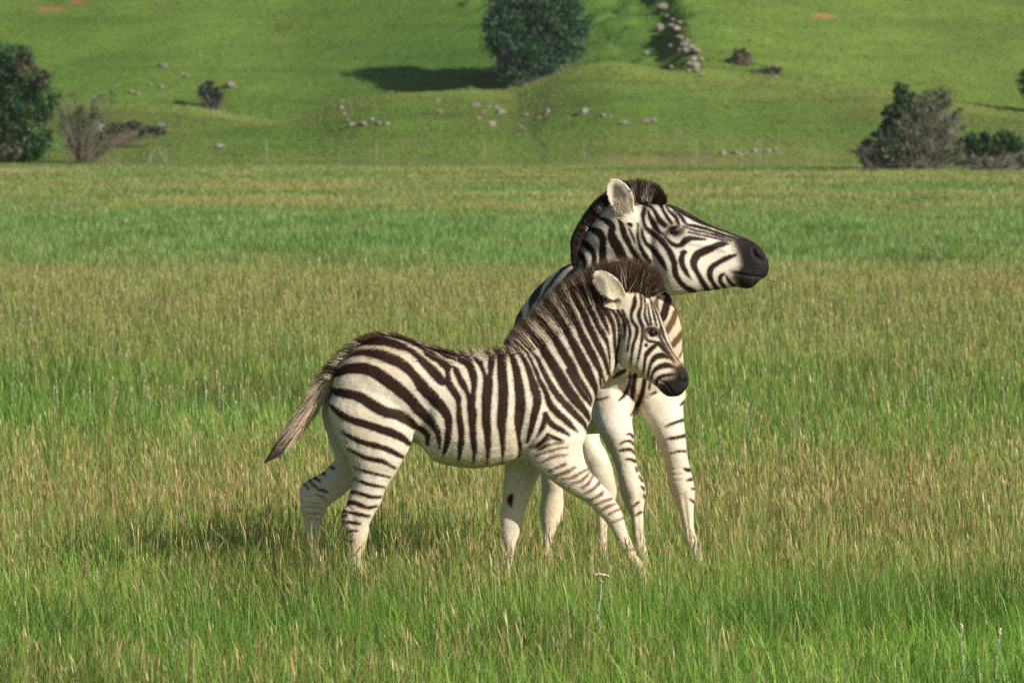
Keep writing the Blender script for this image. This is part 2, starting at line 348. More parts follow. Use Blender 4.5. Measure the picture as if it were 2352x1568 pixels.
def eye(parent, c, rad, sgn, tilt, rx=1.45):
    bm = bmesh.new(); bmesh.ops.create_uvsphere(bm, u_segments=28, v_segments=18, radius=rad)
    me = bpy.data.meshes.new('eye'); bm.to_mesh(me); bm.free(); me.materials.append(em)
    for p in me.polygons: p.use_smooth = True
    o = link('eye', me, parent); o.location = c; o.scale = (1.12, 0.8, 0.9); o.rotation_euler = (0, tilt, 0)
    V = []; F = []; nn = 40
    for i in range(nn):                                  # upper and lower lid: almond rim round the ball
        a = 2 * math.pi * i / nn; ca, sa = math.cos(a), math.sin(a)
        for j in range(8):
            bb = 2 * math.pi * j / 8; rr = rad * (1.0 + 0.17 * math.cos(bb))
            V.append((rx * rr * math.copysign(abs(ca) ** 1.15, ca), sgn * rad * (0.52 + 0.20 * math.sin(bb) - 0.42 * ca * ca), 0.84 * rr * sa))
    for i in range(nn):
        for j in range(8):
            F.append((i * 8 + j, i * 8 + (j + 1) % 8, ((i + 1) % nn) * 8 + (j + 1) % 8, ((i + 1) % nn) * 8 + j))
    me = bpy.data.meshes.new('eyelid'); me.from_pydata(V, [], F); me.materials.append(lm)
    for p in me.polygons: p.use_smooth = True
    l = link('eyelid', me, o); l.matrix_parent_inverse = Matrix.Identity(4); l.scale = (1 / 1.12, 1 / 0.8, 1 / 0.9)
# ------------------------------------------------------------ foal
FY = 40.0
def S0(r, x, y): return P(r, x, y)
torso = pairs([(3, 800, 570, 785, 740, .03, 0), (3, 855, 430, 790, 900, .095, 0), (3, 1000, 285, 900, 1020, .135, 0), (3, 1200, 190, 1130, 1080, .155, 0), (3, 1380, 178, 1400, 1150, .160, 0),
    (3, 1600, 245, 1600, 1215, .158, 0), (4, 250, 310, 232, 1362, .164, 0), (4, 420, 346, 420, 1415, .168, 0), (4, 600, 360, 600, 1437, .170, 0), (4, 800, 352, 800, 1420, .166, 0),
    (4, 980, 342, 1000, 1388, .155, 0), (4, 1150, 340, 1200, 1380, .145, 0), (4, 1330, 420, 1420, 1320, .132, 0), (4, 1500, 620, 1550, 1265, .105, 0), (4, 1640, 800, 1640, 1190, .07, 0), (4, 1690, 920, 1675, 1090, .03, 0)], FY)
neck = pairs([(4, 1000, 430, 1400, 1250, .11, 0), (2, 190, 1010, 890, 1725, .115, 0), (2, 330, 975, 925, 1585, .105, 0), (2, 480, 885, 966, 1455, .094, 0), (2, 620, 790, 1042, 1335, .086, 0),
    (2, 760, 690, 1110, 1245, .079, 0), (2, 880, 600, 1165, 1165, .074, 0), (2, 990, 520, 1190, 1080, .072, 0), (2, 1120, 440, 1225, 950, .066, 0)], FY)
head = pairs([(2, 1170, 430, 1060, 760, .05, 0), (2, 1270, 405, 1130, 900, .068, 0), (2, 1390, 415, 1175, 1030, .078, 0), (2, 1465, 455, 1190, 1110, .084, 0), (2, 1540, 530, 1240, 1168, .086, 0), (2, 1600, 650, 1310, 1190, .082, 0), (2, 1655, 800, 1400, 1245, .066, 0),
    (2, 1712, 955, 1490, 1302, .054, 0), (2, 1775, 1075, 1560, 1350, .047, 0), (2, 1840, 1150, 1610, 1405, .047, 0), (2, 1872, 1240, 1665, 1440, .045, 0), (2, 1874, 1310, 1740, 1445, .038, 0), (2, 1850, 1368, 1800, 1425, .018, 0)], FY)
hind_near = pairs([(3, 900, 560, 1560, 620, .10, -.045), (3, 757, 830, 1600, 900, .105, -.062), (3, 790, 1020, 1572, 1130, .094, -.075), (3, 850, 1190, 1470, 1330, .08, -.08), (3, 930, 1340, 1400, 1450, .068, -.08),
    (5, 940, 170, 1425, 215, .058, -.08), (5, 965, 290, 1365, 315, .05, -.08), (5, 925, 420, 1302, 435, .043, -.08), (5, 893, 540, 1252, 560, .038, -.08), (5, 840, 645, 1188, 670, .036, -.08),
    (5, 848, 740, 1145, 755, .031, -.08), (5, 910, 860, 1128, 865, .026, -.08), (5, 935, 1000, 1095, 1000, .022, -.08), (5, 930, 1130, 1070, 1140, .022, -.08), (5, 908, 1260, 1080, 1260, .026, -.08), (5, 950, 1370, 1090, 1385, .024, -.08), (5, 935, 1440, 1120, 1440, .033, -.08), (5, 915, 1512, 1150, 1512, .036, -.08)], FY)
hind_far = pairs([(3, 760, 620, 1400, 650, .085, .05), (3, 690, 900, 1500, 950, .09, .07), (3, 745, 1140, 1350, 1200, .075, .085), (3, 812, 1320, 1180, 1400, .06, .09),
    (5, 740, 110, 1010, 330, .05, .09), (5, 610, 225, 900, 420, .042, .09), (5, 485, 290, 760, 515, .038, .09), (5, 397, 370, 695, 575, .036, .09), (5, 388, 480, 668, 640, .034, .09), (5, 415, 620, 640, 690, .030, .09),
    (5, 445, 750, 618, 780, .025, .09), (5, 462, 880, 600, 890, .022, .09), (5, 478, 1020, 605, 1020, .021, .09), (5, 490, 1160, 640, 1150, .023, .09), (5, 505, 1280, 690, 1260, .026, .09), (5, 560, 1370, 725, 1345, .024, .09), (5, 560, 1430, 770, 1420, .033, .09), (5, 550, 1488, 800, 1488, .036, .09)], FY)
fore_near = pairs([(4, 1080, 900, 1600, 900, .07, -.05), (4, 1085, 1150, 1662, 1130, .082, -.068), (6, 405, 420, 900, 335, .075, -.075), (6, 495, 540, 945, 520, .064, -.08), (6, 640, 655, 1030, 625, .054, -.08),
    (6, 790, 757, 1115, 715, .046, -.08), (6, 920, 828, 1178, 795, .040, -.08), (6, 1010, 905, 1225, 868, .037, -.08), (6, 1075, 970, 1257, 940, .034, -.08), (6, 1125, 1030, 1275, 1005, .029, -.08),
    (6, 1165, 1090, 1290, 1065, .025, -.08), (6, 1215, 1185, 1325, 1155, .022, -.08), (6, 1268, 1285, 1365, 1255, .021, -.08), (6, 1310, 1370, 1412, 1330, .024, -.08), (6, 1360, 1455, 1455, 1410, .023, -.08), (6, 1390, 1530, 1520, 1500, .032, -.08), (6, 1395, 1647, 1570, 1647, .035, -.08)], FY)
fore_far = pairs([(4, 1000, 950, 1380, 950, .065, .05), (6, 198, 400, 580, 400, .065, .07), (6, 203, 540, 522, 560, .056, .08), (6, 195, 640, 480, 650, .05, .08), (6, 183, 740, 447, 740, .044, .08),
    (6, 180, 840, 412, 840, .038, .08), (6, 172, 930, 388, 930, .036, .08), (6, 163, 1020, 368, 1030, .033, .08), (6, 175, 1100, 335, 1120, .028, .08), (6, 195, 1180, 303, 1190, .023, .08),
    (6, 205, 1290, 283, 1290, .021, .08), (6, 198, 1390, 270, 1390, .02, .08), (6, 180, 1470, 265, 1470, .024, .08), (6, 175, 1540, 275, 1540, .024, .08), (6, 160, 1575, 300, 1575, .033, .08), (6, 150, 1625, 320, 1625, .035, .08)], FY)
def fpt(r, x, y, dy): return W(*P(r, x, y), FY + dy)
earN = ear_shell(fpt(11, 1690, 640, -.060), fpt(11, 1305, 272, -.118), np.array((0.69, -0.1, 0.72)), np.array((-.30, -.92, .10)), .074, .012, .36)
earF = ear_shell(fpt(2, 1290, 420, .05), fpt(2, 1140, 100, .095), np.array((0.9, 0.1, 0.4)), np.array((-.2, .95, .1)), .07, .012)
me = fuse([loft(x, 30) for x in (torso, neck, hind_near, hind_far, fore_near, fore_far)] + [loft(head, 32, 5, 2.5), earN, earF], .0042, 5, 'foal_body')
co, no = coords(me), normals(me); S = flat_coords(co, FY); near = (co[:, 1] < FY).astype(float)
# modelled relief: eye sockets, nostrils, mouth, cheek, shoulder and flank folds
dent(co, no, S, 2, 1503, 815, 60, .008); dent(co, no, S, 2, 1840, 1285, 24, .022, 0.65); dent(co, no, S, 2, 1812, 1260, 34, -.006); groove(co, no, S, 2, [(1590, 1290), (1650, 1320), (1700, 1390), (1735, 1440)], 9, .006)
dent(co, no, S, 2, 1540, 720, 60, -.006); dent(co, no, S, 2, 1330, 1000, 150, -.006); groove(co, no, S, 2, [(1185, 1180), (1195, 1050), (1205, 900), (1215, 760)], 26, .010)
dent(co, no, S, 2, 1640, 1080, 90, .006); dent(co, no, S, 2, 1800, 1230, 45, -.004)
groove(co, no, S, 4, [(1050, 900), (1060, 1100), (1050, 1300)], 55, .010, near); groove(co, no, S, 3, [(1690, 850), (1640, 1050), (1580, 1170)], 80, .012, near)
groove(co, no, S, 4, [(1250, 700), (1330, 920), (1480, 1080), (1640, 1120)], 60, .005, near); dent(co, no, S, 6, 470, 330, 60, .006, mask=near)
groove(co, no, S, 5, [(880, 520), (960, 640), (960, 760)], 35, .004, near); groove(co, no, S, 5, [(600, 300), (560, 420), (560, 560)], 30, .004, 1 - near)
lump = fbm(S[:, 0] / 60, S[:, 1] / 60, 12) - 0.5; co += no * (lump * .008 * sstep(900, 1000, 3000 - S[:, 0]))[:, None]
me.vertices.foreach_set('co', co.astype(np.float32).ravel()); me.update(); co, no = coords(me), normals(me); S = flat_coords(co, FY)
body_st = [
 (13, [(-300, 30, 20), (0, 150, 38), (300, 235, 34), (600, 340, 40), (820, 420, 34), (1050, 480, 34), (1250, 520, 24), (1330, 560, 12)]),
 (14, [(500, 330, 10), (700, 240, 24), (950, 190, 30), (1200, 215, 36), (1500, 320, 46)]),
 (3, [(1080, 235, 4), (1250, 185, 14), (1400, 195, 16), (1550, 245, 22), (1700, 315, 26), (1850, 385, 26), (1930, 412, 26)]),
 (4, [(370, 325, 22), (450, 365, 20), (560, 405, 14), (600, 400, 10)]),
 (3, [(840, 430, 10), (920, 345, 22), (1010, 285, 30), (1150, 248, 32), (1300, 258, 34), (1450, 300, 36), (1560, 360, 40), (1660, 440, 44), (1740, 510, 46), (1830, 600, 48)]),
 (4, [(280, 470, 46), (330, 540, 50), (390, 620, 52), (440, 700, 46), (466, 770, 30), (472, 860, 24), (475, 950, 28), (490, 1060, 30), (492, 1180, 28), (478, 1290, 22), (468, 1360, 12)]),
 (3, [(820, 530, 8), (950, 400, 20), (1050, 350, 34), (1150, 345, 42), (1270, 365, 46), (1380, 410, 50), (1480, 480, 52), (1560, 570, 54), (1650, 670, 54), (1750, 770, 52), (1830, 860, 46), (1880, 940, 38), (1890, 1030, 32), (1880, 1130, 28), (1860, 1230, 22), (1838, 1310, 10)]),
 (3, [(785, 580, 6), (870, 525, 28), (960, 490, 46), (1080, 485, 50), (1200, 525, 54), (1320, 605, 56), (1430, 690, 54), (1530, 780, 50), (1600, 865, 48), (1680, 945, 44), (1750, 1020, 34), (1788, 1100, 24), (1802, 1170, 18), (1803, 1245, 8)]),
 (3, [(762, 675, 10), (850, 712, 34), (980, 732, 42), (1080, 768, 46), (1180, 832, 48), (1290, 892, 46), (1400, 918, 46), (1500, 968, 44), (1570, 1030, 30), (1640, 1065, 26), (1690, 1120, 24), (1690, 1200, 12)]),
 (4, [(150, 330, 8), (200, 385, 26), (300, 430, 30), (365, 470, 26), (365, 560, 26)]), (4, [(370, 470, 16), (440, 505, 26), (482, 585, 28), (522, 665, 32), (560, 735, 40), (588, 810, 48), (595, 900, 40), (598, 1000, 34), (608, 1150, 28), (620, 1280, 22), (605, 1385, 12)]),
 (4, [(480, 410, 24), (555, 445, 34), (598, 525, 36), (616, 620, 32), (606, 720, 28), (590, 810, 36)]),
 (4, [(595, 395, 18), (655, 435, 30), (695, 505, 34), (730, 565, 44), (742, 640, 46), (732, 760, 44), (726, 900, 40), (730, 1000, 38), (742, 1150, 28), (746, 1280, 20), (732, 1400, 12)]), (4, [(778, 380, 26), (770, 470, 30), (755, 560, 30)]),
 (4, [(872, 375, 38), (876, 500, 42), (885, 650, 44), (885, 800, 44), (880, 900, 45), (870, 1000, 40), (878, 1100, 28), (885, 1250, 20), (875, 1395, 12)]),
 (4, [(968, 370, 22), (1000, 470, 32), (1025, 600, 38), (1044, 720, 44), (1048, 850, 47), (1035, 960, 44), (1030, 1080, 26), (1040, 1180, 14), (1042, 1310, 10)]),
 (10, [(50, 500, 18), (120, 620, 28), (180, 740, 34), (215, 860, 42), (256, 980, 54), (285, 1080, 52), (290, 1180, 50), (265, 1290, 44), (232, 1420, 38), (200, 1560, 30), (165, 1680, 8)]),
 (10, [(150, 515, 12), (215, 640, 18), (270, 760, 22), (315, 870, 26), (370, 980, 27), (410, 1060, 27), (432, 1140, 34), (480, 1230, 38), (560, 1310, 40), (650, 1390, 36), (730, 1470, 28), (805, 1545, 6)]),
 (10, [(215, 530, 10), (290, 610, 24), (350, 730, 28), (400, 830, 30), (460, 940, 34), (530, 1050, 38), (620, 1160, 40), (720, 1270, 40), (820, 1370, 36), (890, 1450, 28), (940, 1550, 5)]),
 (4, [(1285, 915, 18), (1270, 1000, 26), (1242, 1065, 18), (1205, 1125, 4)]), (4, [(1280, 920, 20), (1340, 1010, 26), (1420, 1058, 22), (1510, 1115, 4)]),
 (4, [(1310, 1105, 10), (1280, 1145, 14), (1230, 1190, 12), (1190, 1232, 3)]), (4, [(1300, 1105, 10), (1390, 1145, 13), (1455, 1165, 3)]), (4, [(1215, 1255, 3), (1260, 1230, 10), (1300, 1200, 3)]),
 (10, [(200, 300, 30), (345, 440, 46), (395, 540, 54), (460, 640, 60), (540, 770, 62), (610, 890, 64), (690, 1020, 62), (780, 1140, 56), (870, 1250, 44), (940, 1350, 28), (962, 1420, 6)]),
 (10, [(400, 220, 30), (500, 330, 40), (560, 430, 48), (620, 530, 52), (690, 650, 54), (745, 750, 50), (790, 830, 40), (850, 920, 32), (915, 1010, 27), (965, 1100, 18), (990, 1180, 6)]), (10, [(690, 760, 34), (745, 860, 30), (810, 970, 30), (880, 1070, 32), (940, 1150, 22), (980, 1220, 5)]),
 (10, [(540, 150, 30), (660, 250, 44), (705, 330, 46), (760, 440, 52), (830, 570, 58), (890, 690, 58), (945, 800, 56), (990, 900, 46), (1030, 990, 34), (1045, 1060, 20), (1040, 1120, 5)]),
 (10, [(640, 20, 30), (770, 130, 40), (820, 220, 40), (870, 330, 44), (935, 460, 46), (1000, 580, 46), (1055, 690, 40), (1095, 780, 32), (1110, 850, 26)]), (10, [(1095, 850, 14), (1105, 930, 14), (1112, 1000, 5)]), (10, [(1130, 850, 14), (1152, 920, 14), (1157, 980, 6)]),
 (10, [(760, -110, 30), (880, 40, 38), (925, 140, 40), (985, 270, 42), (1045, 400, 42), (1100, 510, 38), (1150, 620, 30), (1185, 730, 24), (1212, 820, 18), (1222, 880, 8)]),
 (10, [(900, -120, 30), (1000, 50, 34), (1060, 190, 34), (1130, 300, 32), (1180, 400, 22), (1205, 520, 14), (1215, 640, 10), (1218, 740, 6)]), (10, [(1050, -60, 30), (1110, 60, 30), (1160, 170, 24), (1200, 270, 12), (1208, 300, 4)]),
  (2, [(960, 430, 36), (1010, 540, 30), (1060, 600, 26), (1098, 660, 24), (1135, 750, 20), (1148, 860, 16), (1156, 980, 14), (1168, 1100, 12), (1180, 1190, 10)]),
 (2, [(1080, 560, 26), (1130, 600, 20), (1178, 690, 18), (1196, 800, 15), (1188, 920, 12), (1168, 1030, 6)]), (2, [(1170, 590, 14), (1230, 680, 14), (1252, 780, 10), (1240, 870, 4)]),
 (2, [(1210, 570, 8), (1240, 640, 9), (1286, 740, 11), (1298, 830, 12), (1282, 920, 9), (1268, 1005, 4)]),
 (2, [(1345, 460, 10), (1342, 540, 20), (1312, 620, 13), (1318, 700, 13), (1366, 770, 17), (1358, 850, 14), (1330, 930, 11), (1312, 1050, 9), (1302, 1160, 5)]),
 (2, [(1400, 430, 5), (1408, 550, 11), (1384, 640, 17), (1396, 700, 18), (1418, 760, 15), (1418, 850, 12), (1400, 950, 10), (1380, 1060, 9), (1352, 1180, 5)]),
 (2, [(1435, 440, 4), (1448, 570, 8), (1440, 640, 10), (1468, 720, 14), (1480, 750, 4)]), (2, [(1470, 540, 4), (1486, 640, 9), (1502, 740, 9)]), (2, [(1500, 520, 4), (1530, 640, 9), (1556, 745, 9)]),
 (2, [(1460, 450, 3), (1510, 520, 5), (1560, 630, 8), (1600, 760, 10), (1640, 880, 9), (1700, 990, 7), (1775, 1100, 3)]), (2, [(1590, 780, 9), (1592, 860, 12), (1636, 935, 9), (1690, 1020, 7), (1748, 1105, 3)]), (2, [(1490, 440, 3), (1540, 530, 5), (1600, 650, 5), (1650, 780, 5), (1700, 910, 5), (1785, 1070, 2)]),
 (2, [(1444, 845, 4), (1470, 892, 11), (1530, 908, 13), (1590, 930, 20), (1640, 985, 20), (1690, 1050, 12), (1735, 1120, 4)]), (2, [(1452, 936, 13), (1458, 940, 13)]),
 (2, [(1570, 925, 8), (1520, 962, 20), (1470, 1010, 20), (1446, 1070, 14), (1438, 1150, 11), (1420, 1235, 6)]),
 (2, [(1685, 1065, 8), (1620, 1040, 24), (1555, 1052, 24), (1506, 1105, 17), (1482, 1190, 11), (1472, 1270, 7)]),
 (2, [(1725, 1150, 8), (1660, 1138, 24), (1590, 1150, 22), (1528, 1195, 14), (1502, 1290, 8)]), (2, [(1752, 1222, 7), (1690, 1228, 11), (1610, 1245, 14), (1560, 1285, 16), (1552, 1335, 12)]), (2, [(1440, 800, 3), (1475, 778, 8), (1540, 776, 8), (1572, 800, 3)])]
white_st = [
 (13, [(215, 255, 5), (330, 360, 13), (450, 470, 21), (560, 560, 27), (680, 640, 35), (770, 720, 41), (830, 800, 35), (855, 885, 10)]),
 (13, [(370, 240, 4), (500, 360, 8), (640, 420, 14), (760, 490, 20), (870, 555, 24), (980, 590, 26), (1080, 640, 30), (1170, 690, 40), (1220, 790, 47), (1260, 900, 42), (1290, 1020, 36), (1305, 1155, 16)]),
 (13, [(982, 710, 18), (978, 790, 38), (1010, 900, 48), (1070, 1020, 50), (1140, 1120, 50), (1190, 1230, 56), (1200, 1400, 56)]),
 (13, [(1300, 490, 6), (1340, 540, 24), (1390, 630, 32), (1450, 740, 44), (1480, 860, 52), (1480, 1000, 58), (1460, 1200, 60), (1450, 1400, 62)]), (13, [(1500, 440, 8), (1540, 520, 26), (1570, 650, 34), (1600, 760, 30), (1605, 825, 10)]),
 (13, [(0, 220, 10), (80, 240, 20), (150, 270, 5)]), (13, [(1110, 490, 3), (1180, 530, 11), (1270, 582, 7)]),
 (13, [(0, 410, 44), (150, 450, 46), (270, 540, 52), (370, 670, 56), (470, 780, 58), (560, 890, 58), (680, 1010, 58), (790, 1110, 62), (900, 1220, 64), (990, 1330, 60), (1015, 1450, 50)]),
 (14, [(480, 430, 6), (620, 372, 18), (800, 330, 24), (1000, 330, 30), (1180, 355, 32), (1350, 410, 40), (1500, 480, 46), (1620, 580, 52), (1740, 700, 54), (1860, 840, 56)]),
 (14, [(210, 780, 8), (330, 680, 28), (480, 580, 38), (650, 530, 44), (830, 540, 48), (1000, 600, 56), (1200, 690, 66), (1400, 800, 72), (1550, 930, 70), (1650, 1080, 64)]), (14, [(1000, 130, 6), (1150, 160, 11), (1300, 190, 11), (1450, 235, 9), (1520, 265, 3)])]
near_st = [
 (3, [(750, 815, 6), (820, 872, 20), (900, 930, 28), (1000, 978, 30), (1120, 1012, 32), (1230, 1048, 34), (1350, 1088, 36), (1450, 1138, 30), (1525, 1200, 16)]),
 (3, [(890, 1085, 6), (1000, 1142, 20), (1100, 1182, 24), (1220, 1214, 24), (1340, 1255, 22), (1455, 1320, 14)]),
 (3, [(945, 1245, 5), (1050, 1292, 14), (1130, 1330, 18), (1260, 1355, 18), (1385, 1422, 8)]), (3, [(1000, 1412, 4), (1100, 1448, 11), (1220, 1480, 12), (1335, 1508, 6)]),
 (5, [(980, 258, 5), (1100, 308, 13), (1200, 332, 13), (1312, 355, 6)]), (5, [(930, 395, 14), (1020, 410, 17), (1120, 442, 17), (1200, 460, 14), (1275, 455, 5)]), (5, [(905, 515, 18), (985, 520, 21), (1060, 548, 21), (1130, 570, 16), (1230, 558, 5)]),
 (5, [(848, 605, 14), (930, 622, 12), (1030, 640, 17), (1140, 664, 10)]), (5, [(830, 662, 12), (900, 655, 9)]), (5, [(915, 725, 14), (1000, 738, 16), (1045, 745, 7)]), (5, [(925, 820, 10), (1010, 818, 8)]), (5, [(930, 945, 12), (965, 930, 8)]),
 (5, [(860, 720, 7), (880, 735, 5)]), (6, [(330, 260, 14), (345, 330, 12), (325, 420, 8)])]
far_st = [(5, [(700, 145, 8), (755, 168, 10)]), (5, [(605, 208, 9), (655, 228, 11)]), (5, [(530, 262, 9), (605, 300, 10)]), (5, [(490, 285, 6), (525, 335, 8), (580, 378, 7)]), (5, [(430, 322, 6), (490, 388, 5)]), (5, [(590, 390, 4), (650, 405, 9), (690, 420, 6)]),
 (6, [(262, 775, 14), (252, 800, 24), (248, 830, 20), (262, 868, 4)])]
tan_st = [(5, [(440, 415, 3), (490, 410, 4)]), (5, [(445, 470, 4), (510, 462, 4), (570, 450, 5), (650, 480, 6), (675, 520, 4)]), (5, [(470, 530, 3), (600, 545, 5)]), (5, [(460, 575, 3), (560, 582, 5), (630, 590, 3)]), (5, [(470, 645, 4), (540, 655, 5), (610, 650, 3)]), (5, [(490, 710, 4), (600, 715, 4)])]
tan_near = [(6, [(500, 330, 6), (570, 270, 10), (640, 235, 8)]), (6, [(480, 400, 4), (560, 375, 7), (680, 340, 5), (760, 330, 3)]), (6, [(540, 460, 4), (640, 410, 8), (760, 395, 5)]), (6, [(600, 540, 4), (680, 505, 9), (740, 480, 4)]), (6, [(660, 580, 5), (750, 550, 12), (830, 505, 4)]),
 (6, [(720, 610, 3), (800, 600, 6), (900, 545, 6), (945, 525, 3)]), (6, [(800, 650, 4), (870, 635, 8), (930, 590, 9), (955, 560, 4)]), (6, [(890, 690, 4), (950, 650, 10), (985, 590, 6)]), (6, [(910, 745, 3), (980, 710, 7), (1035, 660, 14), (1045, 640, 6)]), (6, [(960, 800, 3), (1020, 775, 8), (1070, 740, 13), (1075, 720, 5)]),
 (6, [(1020, 840, 4), (1090, 810, 9), (1155, 790, 5)]), (6, [(1075, 885, 5), (1130, 855, 9), (1190, 835, 4)]), (6, [(1130, 930, 4), (1190, 895, 7), (1235, 885, 4)]), (6, [(1290, 1250, 5), (1350, 1240, 7)]), (6, [(1160, 1000, 3), (1260, 960, 4)]), (6, [(430, 330, 3), (520, 300, 5)]), (6, [(560, 320, 3), (650, 295, 5), (720, 290, 3)])]
PX = 1.1416e-3
def foal_attrs(co, no, S):
    near = co[:, 1] < FY
    A = {}
    sd = np.maximum(stripe_sd(S, body_st), -stripe_sd(S, white_st)); legz = sstep(P(6, 0, 500)[1], P(6, 0, 470)[1], -S[:, 1] * -1) * 0
    sd = np.minimum(sd, np.where(near, stripe_sd(S, near_st), 40)); sd = np.minimum(sd, np.where(near, 40, stripe_sd(S, far_st)))
    # body bands stop where the far legs start
    farleg = (~near) & (S[:, 1] > P(4, 0, 1400)[1]); sd = np.where(farleg, np.where(near, 40, stripe_sd(S, far_st)), sd)
    belly = sstep(-0.45, -0.85, no[:, 2]); sd = sd + belly * 4
    # crown of the back is dark brown
    A['dark'] = sd * PX
    tn = np.where(near, stripe_sd(S, tan_near), stripe_sd(S, tan_st) + 3.2); A['tan'] = (tn - 1.6) * PX
    mz = poly_sd(S, 2, [(1735, 1160), (1800, 1122), (1850, 1165), (1890, 1260), (1880, 1370), (1810, 1450), (1740, 1465), (1660, 1450), (1600, 1390), (1592, 1325), (1640, 1285), (1720, 1262), (1748, 1225)])
    mz = np.minimum(mz, stripe_sd(S, [(2, [(1445, 812, 10), (1480, 802, 26), (1530, 812, 30), (1568, 830, 14)])]))
    hoof = np.minimum(co[:, 2] - 0.045, 0.05) / PX
    A['muz'] = np.minimum(mz, hoof) * PX
    # cream: nose bridge, croup, ear backs
    wv = np.clip(1 - poly_sd(S, 2, [(1690, 1000), (1760, 1060), (1850, 1150), (1800, 1150), (1740, 1160), (1690, 1080)]) / 14, 0, 1) * 0.9
    wv = np.maximum(wv, np.clip(1 - poly_sd(S, 2, [(1100, 310), (1200, 345), (1300, 410), (1310, 470), (1220, 560), (1130, 560), (1080, 480)]) / 14, 0, 1) * 0.45)
    top = sstep(P(3, 0, 520)[1], P(3, 0, 240)[1], S[:, 1]) * (S[:, 0] < P(4, 900, 0)[0]); wv = np.maximum(wv, 0.35 * (1 - sstep(P(3, 0, 240)[1], P(3, 0, 800)[1], S[:, 1])) * (S[:, 0] < P(4, 1100, 0)[0]))
    A['warm'] = np.maximum(wv, (1 - sstep(.10, .42, co[:, 2])) * (.25 + .5 * fbm(S[:, 0] / 18, S[:, 1] / 30, 44)))
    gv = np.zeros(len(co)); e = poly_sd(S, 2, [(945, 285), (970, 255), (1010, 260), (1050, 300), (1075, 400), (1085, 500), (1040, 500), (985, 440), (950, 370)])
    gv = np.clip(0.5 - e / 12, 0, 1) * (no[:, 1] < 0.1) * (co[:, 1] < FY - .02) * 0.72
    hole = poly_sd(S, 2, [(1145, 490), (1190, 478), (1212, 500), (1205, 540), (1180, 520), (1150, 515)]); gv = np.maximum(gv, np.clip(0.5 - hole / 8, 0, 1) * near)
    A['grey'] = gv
    # no stripes over the ears
    earm = np.clip(1 - poly_sd(S, 2, [(915, 230), (1000, 215), (1100, 290), (1210, 335), (1300, 395), (1325, 450), (1220, 570), (1130, 575), (1050, 545), (965, 470), (920, 350)]) / 6, 0, 1) * (co[:, 1] < FY - .045)
    A['dark'] = A['dark'] + earm * .04
    return A
A = foal_attrs(co, no, S)
fm = zebra_mat('foal_coat', (.025, .0125, .0075), (.72, .63, .485), (.77, .705, .59), (.20, .105, .055), (.019, .016, .015))
flow = lambda p: np.stack([-np.ones(len(p)), np.zeros(len(p)), -0.55 * np.ones(len(p))], 1)
dors = lambda p: np.where((p[:, 2] > W(*P(4, 0, 420), FY)[2]) & (p[:, 0] < W(*P(4, 1000, 0), FY)[0]), .026, .012) * np.where(p[:, 0] > W(*P(2, 1250, 0), FY)[0], .55, 1)
keep = co[:, 2] > .12
bme = with_coat(me, coat(me, 80000, dors, flow, .20, .0006, keep), 'foal', fm, A)
foal = tag(link('zebra', bme), 'small brown-striped zebra foal in profile with fluffy mane and tail, standing in front', 'zebra', 'zebras standing in the grass')
eyeS = P(2, 1505, 815); i0 = np.hypot(*(S - np.array(eyeS)).T) < 14
for sgn in (-1, 1):
    q = i0 & ((co[:, 1] - FY) * sgn > 0); ey = co[q][:, 1].mean() if q.any() else FY + sgn * .075
    p = W(*eyeS, FY); eye(foal, (p[0], ey - sgn * .0075, p[2]), .0165, sgn, math.radians(12))
